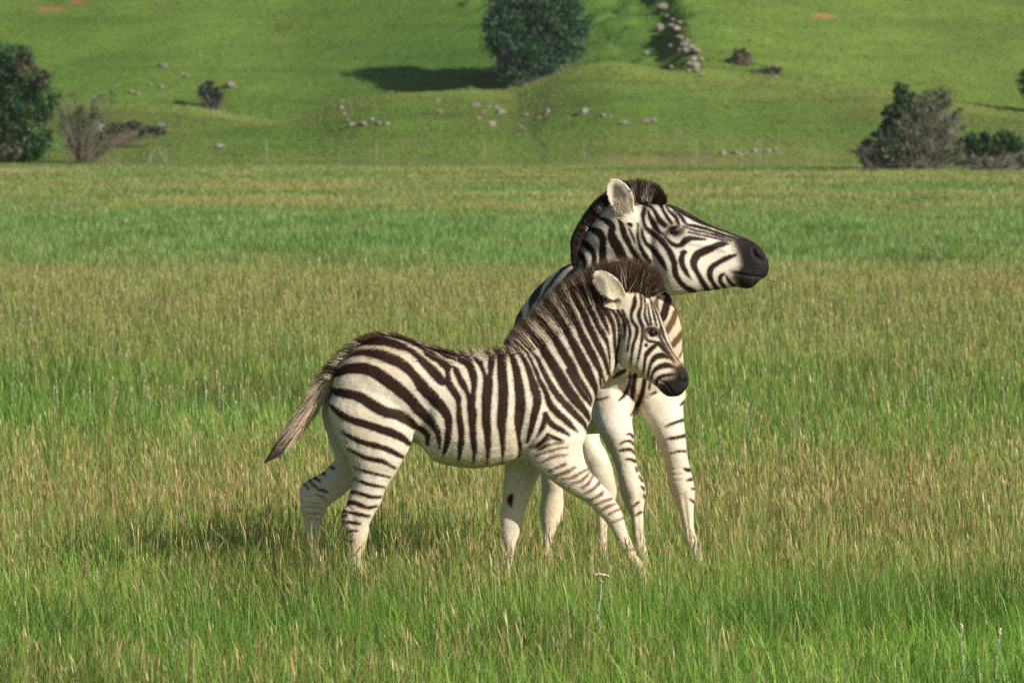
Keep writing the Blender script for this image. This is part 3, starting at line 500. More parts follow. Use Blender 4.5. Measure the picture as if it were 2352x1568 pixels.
# mane: rows of upright hair from withers to forelock
MR = [(190, 1020, 55, 925), (290, 1000, 100, 820), (400, 975, 180, 720), (500, 905, 255, 640), (610, 815, 375, 530), (700, 740, 490, 395), (790, 675, 600, 310), (880, 605, 715, 250), (960, 555, 830, 195),
      (1040, 500, 930, 130), (1130, 460, 1040, 90), (1230, 430, 1180, 62), (1320, 425, 1350, 75), (1400, 435, 1490, 110), (1450, 455, 1610, 225), (1468, 480, 1590, 330)]
def mane(MR, r, Y0, n, yw, sd_fn, dark, light, name, parent, wid, fray=0.11, sag=0.012, tipdark=(0.42, 0.9)):
    c = catmull(MR, 12); s = RNG.random(n) * (len(c) - 1); i = np.minimum(s.astype(int), len(c) - 2); f = (s - i)[:, None]; q = c[i] * (1 - f) + c[i + 1] * f
    yo = RNG.normal(size=n) * yw; k = REG[r][2]
    sr = np.stack([REG[r][0] + q[:, 0] / k, REG[r][1] + q[:, 1] / k], 1); st = np.stack([REG[r][0] + q[:, 2] / k, REG[r][1] + q[:, 3] / k], 1)
    d = st - sr; L = (1.04 - (.42 + .2 * (s > .62 * len(c))) * RNG.random(n) ** 1.8)[:, None] * (1 - 0.12 * np.minimum(np.abs(yo) / yw, 2)[:, None]); perp = np.stack([-d[:, 1], d[:, 0]], 1)
    st = sr + d * L + perp * (RNG.normal(size=n) * fray * np.interp(s / (len(c) - 1), (0, .62, .75, 1), (.22, .22, 1.7, 1.7)))[:, None]; sr = sr + d * (RNG.uniform(-0.12, 0.10, n))[:, None]
    roots = np.array([W(a, b, Y0 + y) for (a, b), y in zip(sr, yo)]); tips = np.array([W(a, b, Y0 + y * 1.5) for (a, b), y in zip(st, yo)]); tips[:, 1] += RNG.normal(size=n) * .012
    sd = sd_fn(sr - d * 0.02); lightm = (sd + RNG.normal(size=n) * 1.5 > 0.5)[:, None]
    dk = np.array(dark) * RNG.uniform(0.6, 1.5, (n, 1)); lt = np.array(light) * RNG.uniform(0.7, 1.1, (n, 1))
    k0 = RNG.uniform(*tipdark, n)
    V, F, Cc = strands(roots, tips, np.array((0, 0, sag)) * RNG.normal(size=(n, 1)), np.full(n, wid), np.where(lightm, lt, dk), np.where((RNG.random(n) < .10)[:, None] & lightm, lt * .6, dk * 1.25), k0)
    return link(name, mesh_np(name, V, F, hm, {'col': Cc}), parent)
mane(MR, 2, FY, 27000, .015, lambda s: np.where((s[:, 0] > P(2, 1040, 0)[0]) & (RNG.random(len(s)) > .13), -9, stripe_sd(s, body_st)), (.055, .028, .016), (.70, .60, .45), 'mane', foal, .00085)
# longer fuzzy hair along the spine and over the root of the tail
DR = [(3, 770, 600, 650, 575), (3, 815, 520, 680, 490), (3, 860, 430, 740, 410), (3, 960, 325, 850, 310), (3, 1100, 232, 990, 205), (3, 1250, 190, 1150, 150), (3, 1400, 190, 1300, 140), (3, 1560, 240, 1460, 190), (3, 1700, 290, 1600, 245), (3, 1850, 330, 1750, 288)] 
DR = [tuple(np.array((*P(3, q[1], q[2]), *P(3, q[3], q[4])))) for q in DR] + [tuple(np.array((*P(4, x, y), *P(4, x - 80, y - 32)))) for x, y in ((450, 355), (600, 368), (750, 362), (880, 352), (1000, 346), (1080, 344))]
mane(DR, 0, FY, 5200, .030, lambda s: np.maximum(stripe_sd(s + (6, 8), body_st), -stripe_sd(s + (6, 8), white_st)), (.060, .030, .018), (.62, .50, .36), 'spine_hair', foal, .0007, .22, .006, (.5, .95))
# tail
TL = np.array([(830, 520), (775, 590), (735, 645), (680, 730), (610, 840), (530, 950), (440, 1075), (345, 1200), (250, 1305), (155, 1385)], float)
tf = []
for i, (x, y) in enumerate(TL[:8]):
    p = W(*P(3, x, y), FY); d = TL[min(i + 1, 9)] - TL[max(i - 1, 0)]; d = d / np.hypot(*d); r = (.024, .024, .022, .019, .016, .013, .010, .006)[i]
    tf.append((p, np.array((d[1], 0, d[0])) * r, np.array((0, r, 0))))
tV, tF = loft(tf, 12, 4, 2.0)
quads = [q for q in tF if len(q) == 4]; n = 13000; tc_ = catmull(TL, 10); L = len(tc_) - 1
s0 = RNG.random(n) ** 0.8 * 0.80; s1 = np.minimum(s0 + RNG.uniform(.16, .32, n), 1.0)
def tl(s): i = np.minimum((s * L).astype(int), L - 1); f = (s * L - i)[:, None]; return tc_[i] * (1 - f) + tc_[i + 1] * f
nrm = np.array((-0.8, -0.6)); wd0 = np.interp(s0, (0, .15, .4, .7, 1), (34, 38, 40, 40, 22)); wd1 = np.interp(s1, (0, .25, .45, .75, .9, 1), (84, 100, 76, 64, 40, 6)); oo = RNG.normal(size=n) * .55
a = tl(s0) + nrm * (np.clip(oo, -1, 1) * wd0)[:, None]; b_ = tl(s1) + nrm * (np.clip(oo + (s1 < .5) * 0.35 + RNG.normal(size=n) * .28, -1.2, 1.7) * wd1)[:, None]
yo = RNG.normal(size=n) * .014
ra = np.array([W(*P(3, *q), FY + y) for q, y in zip(a, yo)]); rb = np.array([W(*P(3, *q), FY + y * 1.2) for q, y in zip(b_, yo)])
base = np.where((RNG.random(n) < .26)[:, None], np.array((.26, .18, .12)), np.array((.85, .67, .47))) * RNG.uniform(.7, 1.2, (n, 1)); tipc = np.where((s1 > .86)[:, None], np.array((.06, .038, .026)), base)
base = np.where((s0 > .66)[:, None] & (RNG.random((n, 1)) < .75), np.array((.085, .055, .038)), base)
V, F, Cc = strands(ra, rb, np.array((0, 0, -.01)), np.full(n, .0007), base, tipc)
q4 = np.array(quads); F2 = np.vstack([q4[:, [0, 1, 2]], q4[:, [0, 2, 3]]]) + len(V)
link('tail', mesh_np('tail', np.vstack([V, tV]), np.vstack([F, F2]), hm, {'col': np.vstack([Cc, np.tile((.50, .38, .26), (len(tV), 1))])}, True), foal)
# whiskers under the chin
n = 44; a = np.array([(RNG.uniform(1600, 1800), RNG.uniform(1400, 1440)) for _ in range(n)]); b_ = a + np.stack([RNG.normal(0, 25, n), RNG.uniform(30, 75, n)], 1); yo = RNG.normal(size=n) * .02
V, F, Cc = strands(np.array([W(*P(2, *q), FY + y) for q, y in zip(a, yo)]), np.array([W(*P(2, *q), FY + y) for q, y in zip(b_, yo)]), np.array((0, 0, 0)), np.full(n, .00035), np.tile((.2, .15, .11), (n, 1)), np.tile((.3, .24, .18), (n, 1)))
link('whiskers', mesh_np('whiskers', V, F, hm, {'col': Cc}), foal)
# ------------------------------------------------------------ adult zebra
AY = 40.75; HY = 40.56
def apairs(sec): return pairs([(r, ax, ay, bx, by, hw, y - AY) for r, ax, ay, bx, by, hw, y in sec], AY)
ahead = apairs([(1, 700, 470, 760, 1000, .065, HY), (1, 880, 425, 900, 1200, .085, HY), (1, 1050, 425, 1050, 1265, .104, HY), (1, 1200, 455, 1150, 1352, .110, HY), (1, 1350, 530, 1300, 1340, .106, HY), (1, 1500, 612, 1430, 1322, .093, HY), (1, 1650, 683, 1570, 1305, .078, HY),
    (1, 1780, 722, 1710, 1284, .066, HY), (1, 1895, 768, 1825, 1268, .061, HY), (1, 1985, 812, 1890, 1282, .063, HY), (1, 2065, 866, 1965, 1280, .060, HY), (1, 2122, 950, 2040, 1222, .050, HY), (1, 2150, 1045, 2095, 1180, .034, HY), (1, 2153, 1085, 2130, 1158, .014, HY)])
aneck = apairs([(0, 1985, 1290, 2330, 1270, .18, 40.82), (0, 1960, 1100, 2334, 1150, .18, 40.725), (1, 190, 1130, 1205, 1465, .165, 40.665), (1, 205, 990, 1150, 1350, .13, 40.635), (1, 240, 860, 1085, 1250, .098, 40.62), (1, 300, 720, 1040, 1120, .088, 40.59), (1, 410, 560, 990, 980, .083, 40.57), (1, 560, 430, 940, 860, .08, 40.56), (1, 760, 400, 930, 800, .072, 40.56)])
axd = np.array((-.265, 1.13, 0)); axd /= np.linalg.norm(axd); lat = np.array((axd[1], -axd[0], 0)); A0 = np.array((.505, 40.72, 0))
def tsec(t, zt, zb, hw, off=0, zc=None):
    c = A0 + axd * (1.16 * t) + lat * off; zc = zc or (zt + zb) / 2; c[2] = zc
    return (c, np.array((0, 0, zc - zb)), lat * hw, np.array(((zt - zc) / (zc - zb),)))
atorso = [tsec(-.06, .98, .86, .06), tsec(-.02, 1.04, .76, .13), tsec(.07, 1.10, .715, .20, -.01, .90), tsec(.20, 1.20, .69, .235, -.02, .90), tsec(.38, 1.20, .63, .27, -.05, .87), tsec(.58, 1.20, .58, .29, -.05, .86), tsec(.78, 1.24, .62, .285, -.02, .87), tsec(.93, 1.26, .72, .265, 0, .90), tsec(1.07, 1.225, .84, .21), tsec(1.16, 1.12, .95, .09)]
fl_ = apairs([(0, 2130, 1200, 2335, 1200, .13, 40.92), (6, 1330, -190, 1815, -190, .125, 40.87), (6, 1365, -70, 1812, -80, .112, 40.83), (6, 1420, 40, 1805, 20, .10, 40.80), (6, 1505, 165, 1811, 160, .085, 40.78), (6, 1592, 350, 1825, 340, .07, 40.77), (6, 1642, 500, 1845, 480, .062, 40.77), (6, 1660, 620, 1880, 600, .056, 40.77),
    (6, 1690, 740, 1899, 720, .051, 40.77), (6, 1738, 850, 1901, 840, .045, 40.77), (6, 1772, 950, 1895, 950, .038, 40.77), (6, 1795, 1050, 1900, 1050, .033, 40.77), (6, 1820, 1180, 1925, 1170, .030, 40.77), (6, 1850, 1290, 1965, 1270, .035, 40.77), (6, 1880, 1390, 1990, 1380, .033, 40.77), (6, 1885, 1450, 2025, 1450, .046, 40.77), (6, 1875, 1572, 2055, 1572, .052, 40.77)])
fr_ = apairs([(0, 2010, 1330, 2185, 1330, .11, 40.80), (6, 1000, 110, 1338, 90, .105, 40.74), (6, 1075, 260, 1352, 230, .087, 40.71), (6, 1145, 400, 1367, 380, .072, 40.70), (6, 1195, 540, 1387, 510, .062, 40.70), (6, 1222, 660, 1446, 640, .058, 40.70), (6, 1236, 750, 1461, 730, .054, 40.70),
    (6, 1280, 850, 1450, 830, .047, 40.70), (6, 1322, 935, 1440, 925, .040, 40.70), (6, 1340, 1040, 1446, 1040, .034, 40.70), (6, 1350, 1150, 1457, 1150, .031, 40.70), (6, 1365, 1260, 1480, 1250, .034, 40.70), (6, 1380, 1370, 1500, 1360, .033, 40.70), (6, 1372, 1450, 1525, 1450, .046, 40.70), (6, 1362, 1575, 1548, 1575, .052, 40.70)])
hr_ = apairs([(6, 800, -120, 1130, -120, .13, 41.95), (6, 810, 80, 1080, 80, .12, 41.92), (6, 815, 250, 1055, 255, .11, 41.88), (6, 850, 400, 1118, 400, .09, 41.85), (6, 915, 560, 1172, 550, .07, 41.85), (6, 970, 700, 1203, 690, .062, 41.87), (6, 1000, 800, 1193, 800, .054, 41.88), (6, 1022, 920, 1152, 920, .043, 41.88), (6, 1030, 1050, 1122, 1050, .036, 41.86),
    (6, 1028, 1180, 1115, 1180, .034, 41.85), (6, 1025, 1290, 1125, 1290, .036, 41.84), (6, 1015, 1360, 1140, 1360, .046, 41.83), (6, 1005, 1462, 1155, 1462, .052, 41.83)])
hl_ = apairs([(6, 440, -60, 780, -60, .13, 41.90), (6, 450, 150, 770, 150, .12, 41.88), (6, 485, 400, 745, 400, .09, 41.80), (6, 522, 600, 716, 640, .07, 41.78), (6, 532, 760, 718, 760, .06, 41.80), (6, 516, 880, 732, 870, .06, 41.81), (6, 522, 980, 712, 980, .05, 41.80), (6, 538, 1075, 660, 1070, .04, 41.79), (6, 545, 1170, 632, 1170, .034, 41.78),
    (6, 522, 1290, 606, 1280, .034, 41.77), (6, 512, 1340, 625, 1340, .044, 41.77), (6, 500, 1466, 645, 1466, .052, 41.77)])
def apt(r, x, y, Y): return W(*P(r, x, y), Y)
earA = ear_shell(apt(12, 835, 575, 40.485), apt(12, 597, 118, 40.42), np.array((0.88, 0.05, 0.46)), np.array((-.10, -.97, .12)), .086, .012, .40)
earB = ear_shell(apt(12, 900, 420, 40.63), apt(12, 860, 150, 40.72), np.array((0.95, 0.0, 0.15)), np.array((0.25, .93, .1)), .085, .012)
me = fuse([loft(x, 32) for x in (aneck, fl_, fr_, hr_, hl_)] + [loft(atorso, 48, 5, 2.15), loft(ahead, 34, 5, 2.5), earA, earB], .0050, 5, 'adult_body')
co, no = coords(me), normals(me); S = flat_coords(co, HY); isH = (co[:, 1] < 40.70) & (S[:, 1] < 1015)
hm_ = isH.astype(float)
dent(co, no, S, 1, 1190, 705, 95, .009, 1.2, hm_); groove(co, no, S, 1, [(1990, 900), (2000, 932), (2032, 964), (2090, 986)], 17, .016, hm_); dent(co, no, S, 1, 2010, 895, 60, -.010, 1.3, hm_); groove(co, no, S, 1, [(1795, 1130), (1880, 1145), (1980, 1160), (2075, 1182)], 13, .008, hm_)
dent(co, no, S, 1, 1250, 1130, 170, -.008, 1, hm_); dent(co, no, S, 1, 1500, 960, 130, .008, 1.8, hm_); groove(co, no, S, 1, [(1300, 800), (1450, 830), (1600, 860), (1700, 890)], 26, -.005, hm_); dent(co, no, S, 1, 1180, 620, 70, -.006, 1.5, hm_); dent(co, no, S, 1, 1010, 640, 70, .006, 1, hm_)
groove(co, no, S, 1, [(960, 640), (950, 800), (980, 1000), (1060, 1180)], 45, .009, hm_); dent(co, no, S, 1, 1960, 1090, 60, .005, 1.2, hm_); dent(co, no, S, 1, 1950, 1230, 60, -.005, 1.2, hm_)
S2 = flat_coords(co, AY); leg = ((co[:, 1] < 41.1) & (S2[:, 1] > 1250)).astype(float); fr_leg = leg * (no[:, 1] < 0)
groove(co, no, S2, 2, [(1140, 1240), (1250, 1420), (1310, 1600)], 70, .010, fr_leg); dent(co, no, S2, 6, 1345, 720, 75, -.011, 1, fr_leg); dent(co, no, S2, 6, 1800, 720, 75, -.011, 1, fr_leg); dent(co, no, S2, 6, 1415, 1260, 50, -.007, 1, fr_leg)
for q in ((1690, 540), (1720, 590), (1740, 640)): groove(co, no, S2, 6, [(q[0] - 60, q[1]), (q[0] + 90, q[1] - 12)], 9, .003, fr_leg)
groove(co, no, S2, 6, [(1395, 600), (1395, 900), (1400, 1100)], 22, .005, fr_leg); groove(co, no, S2, 6, [(1800, 760), (1830, 1000), (1850, 1150)], 20, .005, fr_leg)
co += no * ((fbm(co[:, 0] * 14, co[:, 2] * 14 + co[:, 1] * 9, 15) - .5) * .010 * (~isH))[:, None]
me.vertices.foreach_set('co', co.astype(np.float32).ravel()); me.update(); co, no = coords(me), normals(me); S = flat_coords(co, HY); S2 = flat_coords(co, AY)
head_st = [
 (1, [(860, 420, 8), (900, 440, 14), (960, 462, 14), (1010, 530, 17), (1050, 600, 26), (1095, 645, 24), (1115, 655, 8)]),
 (1, [(930, 500, 8), (950, 560, 18), (990, 640, 24), (1035, 705, 20), (1080, 735, 8)]),
 (1, [(890, 470, 10), (892, 510, 20), (880, 560, 16), (895, 640, 14), (925, 690, 18), (1010, 750, 26), (1090, 830, 26), (1150, 920, 28), (1190, 1020, 28), (1202, 1120, 24), (1240, 1200, 22), (1310, 1268, 20), (1400, 1318, 24)]),
 (1, [(1055, 420, 10), (1085, 500, 13), (1120, 560, 16), (1165, 625, 12)]), (1, [(1110, 450, 6), (1150, 510, 12), (1205, 560, 18), (1228, 610, 14), (1240, 645, 8)]),
 (1, [(1190, 500, 6), (1250, 545, 12), (1290, 600, 16), (1310, 630, 8)]), (1, [(1325, 640, 6), (1400, 655, 12), (1500, 680, 13), (1620, 720, 12), (1720, 755, 10), (1790, 775, 8)]),
 (1, [(1100, 430, 8), (1230, 500, 13), (1350, 565, 15), (1480, 628, 14), (1620, 678, 11), (1760, 728, 9), (1860, 765, 6)]), (1, [(1130, 430, 14), (1300, 505, 16), (1450, 592, 14), (1600, 662, 10), (1700, 700, 5)]),
 (1, [(1290, 655, 3), (1400, 698, 7), (1520, 722, 10), (1650, 758, 10), (1760, 800, 6)]), (1, [(1340, 715, 4), (1450, 740, 9), (1600, 772, 9), (1730, 805, 5)]),
 (1, [(1100, 755, 4), (1145, 812, 15), (1205, 848, 19), (1265, 840, 24), (1310, 795, 30), (1385, 778, 20), (1510, 788, 3)]),
 (1, [(1735, 832, 6), (1690, 835, 22), (1620, 852, 30), (1530, 892, 34), (1440, 932, 36), (1398, 985, 36), (1390, 1045, 31), (1420, 1115, 22), (1460, 1190, 20), (1505, 1262, 24), (1545, 1310, 22)]),
 (1, [(1285, 920, 24), (1268, 965, 26), (1270, 1030, 24), (1308, 1110, 19), (1362, 1188, 4)]), (1, [(1260, 915, 8), (1308, 918, 10)]),
 (1, [(1815, 945, 8), (1730, 975, 18), (1640, 1020, 22), (1570, 1070, 24), (1548, 1130, 23), (1570, 1200, 20), (1630, 1290, 20)]),
 (1, [(1705, 1128, 5), (1662, 1160, 17), (1660, 1215, 17), (1710, 1275, 15)]), (1, [(1718, 1155, 8), (1750, 1215, 15), (1795, 1255, 14)]),
 (12, [(930, 690, 4), (945, 700, 6), (935, 790, 9), (945, 900, 13), (985, 1010, 19), (1040, 1110, 27), (1090, 1180, 30)]), (12, [(990, 740, 5), (1002, 840, 15), (1050, 940, 24), (1130, 1010, 28), (1190, 1090, 31), (1250, 1180, 27), (1310, 1285, 6)]),
 (12, [(1000, 560, 16), (1025, 510, 18), (1040, 490, 10)]), (1, [(1040, 1240, 26), (1070, 1290, 26), (1110, 1345, 16)])]
neck_st = [
 (12, [(440, 610, 8), (560, 665, 34), (612, 735, 38), (602, 830, 46), (640, 920, 60), (690, 1010, 62), (740, 1120, 60), (800, 1240, 50)]), (12, [(695, 610, 14), (738, 720, 30), (770, 830, 35), (812, 920, 32), (862, 1020, 27), (925, 1115, 30), (980, 1200, 30)]),
 (12, [(830, 690, 26), (850, 712, 22)]), (12, [(830, 760, 8), (860, 820, 15), (890, 890, 10), (902, 930, 4)]),
 (12, [(280, 700, 20), (340, 755, 26), (430, 795, 46), (490, 875, 42), (495, 960, 38), (490, 1060, 44), (500, 1180, 46), (540, 1320, 40)]), (12, [(130, 850, 20), (200, 910, 22), (275, 955, 32), (350, 1022, 34), (386, 1105, 31), (378, 1200, 26), (400, 1330, 30)]),
 (12, [(90, 960, 26), (130, 1020, 26), (205, 1090, 32), (262, 1165, 26), (264, 1250, 22), (250, 1340, 26)]), (12, [(90, 1130, 14), (130, 1200, 14), (150, 1290, 14)]), (12, [(360, 520, 34), (430, 590, 22)])]
brown_st = [(7, [(505, 360, 30), (460, 470, 36), (410, 560, 34), (390, 590, 14)]), (7, [(580, 590, 34), (520, 660, 34), (470, 720, 30), (455, 740, 14)]), (7, [(580, 800, 16), (545, 850, 10)]), (7, [(320, 170, 16), (290, 260, 24), (310, 330, 14)])]
chest_st = [(7, [(430, 180, 36), (400, 290, 38), (370, 400, 38), (350, 440, 20)]),
 (2, [(1250, 1180, 14), (1190, 1215, 20), (1140, 1250, 8)]), (2, [(1292, 1190, 6), (1296, 1290, 9), (1262, 1390, 14), (1230, 1440, 13), (1195, 1470, 6)]), (2, [(1312, 1180, 3), (1310, 1300, 4), (1312, 1380, 3)]), (2, [(1352, 1200, 18), (1335, 1310, 20), (1322, 1430, 16), (1330, 1480, 4)]), (2, [(1440, 1270, 17), (1420, 1390, 19), (1385, 1500, 18), (1345, 1580, 12), (1310, 1620, 4)]), (2, [(1490, 1310, 8), (1485, 1370, 5)]),
 (2, [(970, 1470, 4), (1010, 1468, 7), (1060, 1452, 5), (1085, 1440, 3)]), (2, [(1500, 1420, 3), (1545, 1400, 7)]), (2, [(1795, 1525, 6), (1835, 1500, 12)]),
 (6, [(1640, 150, 3), (1720, 115, 9), (1800, 95, 10)]), (6, [(1645, 262, 4), (1730, 250, 10), (1818, 235, 13)]), (6, [(1685, 388, 3), (1760, 370, 7), (1822, 375, 7)]), (6, [(1810, 525, 6), (1835, 540, 14), (1870, 545, 11)]), (6, [(1828, 632, 4), (1870, 625, 10)]), (6, [(1875, 705, 6), (1895, 710, 6)]), (6, [(1860, 800, 4), (1895, 830, 7)]),
 (6, [(1285, 215, 2), (1325, 215, 6), (1350, 245, 5)]), (6, [(1232, 300, 3), (1280, 275, 7), (1325, 280, 8), (1358, 315, 5)]), (6, [(1228, 358, 3), (1285, 350, 9), (1325, 350, 12), (1362, 390, 5)]), (6, [(1285, 435, 6), (1330, 440, 9), (1370, 458, 10)]), (6, [(1375, 515, 6), (1385, 545, 4)]), (6, [(1400, 590, 4), (1430, 635, 6)]), (6, [(1420, 680, 5), (1428, 686, 5)]), (6, [(1440, 700, 8), (1446, 712, 6)]), (6, [(1446, 760, 7), (1452, 780, 5)]),
 (6, [(1350, 860, 5), (1395, 820, 7)]), (6, [(1370, 940, 4), (1420, 910, 7)]), (6, [(540, 660, 14), (556, 664, 10)]), (6, [(665, 806, 4), (710, 800, 5)])]
def adult_attrs(co, no, S, S2):
    A = {}; isH = (co[:, 1] < 40.72) & (S[:, 1] < np.where(S[:, 0] > 2190, 1008, 1040))
    t = (co - A0) @ axd / 1.16; body = (t > .08) & (co[:, 2] > .70)
    hd = stripe_sd(S, head_st); nk = stripe_sd(S, neck_st); ch = stripe_sd(S2, chest_st)
    front = co[:, 1] < 41.15
    lower = S2[:, 1] > np.where(S2[:, 0] > 2190, 960, 1010)
    sd = np.where(isH, np.minimum(hd, np.where(S[:, 0] < P(1, 1000, 0)[0], nk, 40)), 40.0)
    sd = np.where((~isH) & front & lower, ch, sd)
    # barrel bands bend into long bands along the rump
    z = co[:, 2]; latp = np.abs((co - A0) @ lat); wob = (fbm(t * 5, z * 4, 5) - .5) * .10
    ph = np.where(t < .62, t * 10.0, .62 * 10.0 + (t - .62) * 5.0) + np.clip(t - .45, 0, .5) * 2.0 * (1.35 - z) * 7 + wob * 6
    pat = (np.abs((ph % 1) - .5) - .29) * 90 + np.clip((.80 - z) * 160, 0, 30)
    bodym = (t > .22) & (z > .66) & ~(isH & (S[:, 0] > P(1, 150, 0)[0]))
    sd = np.where(bodym & ~(front & (no[:, 1] < -.35)), np.minimum(pat, 40), sd)
    left = (no @ lat < -.30) & (z > .72) & (t > .10) & ~(isH & (S[:, 1] < 1000) & (co[:, 1] < 40.70))
    sd = np.where(left, np.minimum(pat, 40), sd)
    side = np.clip(-(no @ lat) * 1.2, 0, 1) * (z > .7) * (~isH) * .55; A['dark'] = sd * 1.14e-3  # side: cream tint on the left-facing coat, offsets blue skylight in its shade
    A['tan'] = np.where((~isH) & front & lower, stripe_sd(S2, brown_st), 40) * 1.14e-3
    mz = poly_sd(S, 1, [(1775, 765), (1900, 752), (2000, 798), (2090, 870), (2160, 1010), (2172, 1120), (2130, 1185), (2070, 1205), (2010, 1280), (1930, 1310), (1860, 1290), (1795, 1185), (1780, 1120), (1840, 1100), (1880, 1050), (1862, 960), (1820, 860)])
    mz = np.minimum(mz, stripe_sd(S, [(1, [(1110, 742, 6), (1140, 710, 26), (1190, 700, 44), (1240, 715, 30), (1285, 680, 6)])]))
    mz = np.where(isH & (co[:, 0] > .4), mz, 40); hoof = (co[:, 2] - .055) / 1.14e-3
    A['muz'] = np.minimum(mz, hoof) * 1.14e-3
    wv = np.clip(1 - poly_sd(S, 1, [(1770, 770), (1830, 780), (1880, 900), (1860, 980), (1820, 880)]) / 25, 0, 1) * .5
    shoulder = np.clip(.5 - poly_sd(S2, 7, [(150, 100), (420, 120), (620, 300), (700, 800), (640, 1100), (500, 1200), (240, 1150), (60, 1450), (-20, 1500), (60, 1000)]) / 30, 0, 1) * (co[:, 1] > 40.5) * (~isH)
    A['warm'] = np.maximum(np.maximum(np.maximum(wv, side), shoulder * .6), (1 - sstep(.15, .75, co[:, 2])) * (.22 + .5 * fbm(S2[:, 0] / 20, S2[:, 1] / 34, 45)))
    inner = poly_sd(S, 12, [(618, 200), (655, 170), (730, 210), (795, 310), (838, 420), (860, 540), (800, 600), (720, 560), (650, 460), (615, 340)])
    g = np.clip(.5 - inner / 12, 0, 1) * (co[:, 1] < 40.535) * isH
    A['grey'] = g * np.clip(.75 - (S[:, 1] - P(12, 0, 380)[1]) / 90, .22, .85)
    ear = np.clip(1 - poly_sd(S, 12, [(540, 110), (620, 105), (720, 140), (800, 210), (850, 310), (900, 420), (930, 520), (900, 640), (860, 650), (780, 640), (700, 605), (630, 545), (570, 440), (540, 330)]) / 6, 0, 1) * (co[:, 1] < 40.51)
    A['dark'] = A['dark'] + ear * .05
    return A
A = adult_attrs(co, no, S, S2)
am = zebra_mat('adult_coat', (.019, .0115, .0085), (.70, .63, .51), (.75, .695, .60), (.125, .072, .042), (.018, .0155, .0155))
aflow = lambda p: np.stack([-np.where(p[:, 2] > 1.0, 1.0, .1), .3 * np.ones(len(p)), -.6 * np.ones(len(p))], 1)
bme = with_coat(me, coat(me, 60000, lambda p: np.full(len(p), .009), aflow, .20, .0006, co[:, 2] > .15), 'zebra', am, A)
adult = tag(link('zebra', bme), 'large black-striped zebra with its head raised and turned sideways above the foal', 'zebra', 'zebras standing in the grass')
eyeS = P(1, 1190, 706); i0 = (np.hypot(*(S - np.array(eyeS)).T) < 16) & (co[:, 1] < 41)
for sgn in (-1, 1):
    q = i0 & ((co[:, 1] - HY) * sgn > 0); ey = co[q][:, 1].mean() if q.any() else HY + sgn * .1
    p = W(*eyeS, HY); eye(adult, (p[0], ey - sgn * .010, p[2]), .0205, sgn, math.radians(-24))
AMR = [(195, 1090, 160, 1040), (205, 1000, 152, 940), (225, 880, 148, 800), (275, 760, 185, 690), (345, 640, 258, 565), (425, 540, 345, 440), (515, 450, 440, 345), (615, 400, 555, 262), (715, 385, 680, 190), (820, 400, 815, 165), (920, 410, 945, 180), (1000, 430, 1045, 235), (1050, 440, 1105, 330), (1075, 450, 1130, 395)]
ast = [(1, [(775, 400, 10), (790, 400, 26), (805, 400, 10)]), (1, [(885, 400, 30), (925, 400, 30), (945, 420, 20)])]
mane(AMR, 1, HY + .005, 15000, .020, lambda s: -1 * stripe_sd(s, ast + [(1, [(470, 520, 40), (560, 500, 40)]), (1, [(330, 700, 18), (345, 690, 18)])]), (.024, .012, .008), (.62, .54, .43), 'mane', adult, .0010, .07, .006, (.25, .6))
# hair inside the ear
n = 300; a = np.stack([RNG.uniform(660, 850, n), RNG.uniform(430, 590, n)], 1); b_ = a + np.stack([RNG.normal(-25, 30, n), -RNG.uniform(20, 110, n)], 1)
yy = RNG.uniform(40.455, 40.49, n); V, F, Cc = strands(np.array([W(*P(12, *q), y) for q, y in zip(a, yy)]), np.array([W(*P(12, *q), y - .012) for q, y in zip(b_, yy)]), np.array((0, 0, 0)), np.full(n, .0008), np.tile((.55, .45, .33), (n, 1)), np.tile((.6, .52, .42), (n, 1)))
link('ear_hair', mesh_np('ear_hair', V, F, hm, {'col': Cc}), adult)
# hanging tail at the far end of the body
tb = A0 + axd * 1.33; n = 900; r0 = np.tile((tb[0], tb[1], 1.10), (n, 1)) + RNG.normal(size=(n, 3)) * .018; r1 = r0 + np.stack([RNG.normal(0, .03, n), RNG.normal(.07, .03, n), -RNG.uniform(.25, .55, n)], 1)
V, F, Cc = strands(r0, r1, np.array((0, .08, 0)), np.full(n, .0022), np.tile((.35, .28, .2), (n, 1)), np.tile((.03, .02, .015), (n, 1)))
link('tail', mesh_np('tail', V, F, hm, {'col': Cc}), adult)
# a stalk of grass in the adult's mouth
p0 = apt(1, 2000, 1168, HY - .045); pts = [p0, apt(1, 2080, 1180, HY - .06), apt(1, 2150, 1200, HY - .07), apt(1, 2200, 1215, HY - .075), apt(1, 2270, 1222, HY - .08)]
def tube(pts, rad, nseg=8, sub=4):
    c = catmull(np.array(pts), sub); rr = np.interp(np.linspace(0, 1, len(c)), np.linspace(0, 1, len(rad)), rad); V = []; F = []
    for i, q in enumerate(c):
        d = c[min(i + 1, len(c) - 1)] - c[max(i - 1, 0)]; d = d / (np.linalg.norm(d) + 1e-9); s = np.cross(d, (0.3, 1, 0.2)); s /= np.linalg.norm(s); u = np.cross(d, s)
        for j in range(nseg): th = 2 * math.pi * j / nseg; V.append(q + (s * math.cos(th) + u * math.sin(th)) * rr[i])
    for i in range(len(c) - 1):
        for j in range(nseg): k = (j + 1) % nseg; F.append((i * nseg + j, i * nseg + k, (i + 1) * nseg + k, (i + 1) * nseg + j))
    return np.array(V), np.array(F)
sm_, t, b = material('green_stalk'); b.inputs['Base Color'].default_value = (.13, .15, .05, 1); b.inputs['Roughness'].default_value = .6
V, F = tube(pts, (.0014, .0013, .0012, .0028, .0005)); tag(link('grass_stalk', mesh_np('grass_stalk', V, F, sm_, None, True)), 'thin green grass stalk sticking out of the mouth of the larger zebra', 'grass stalk')
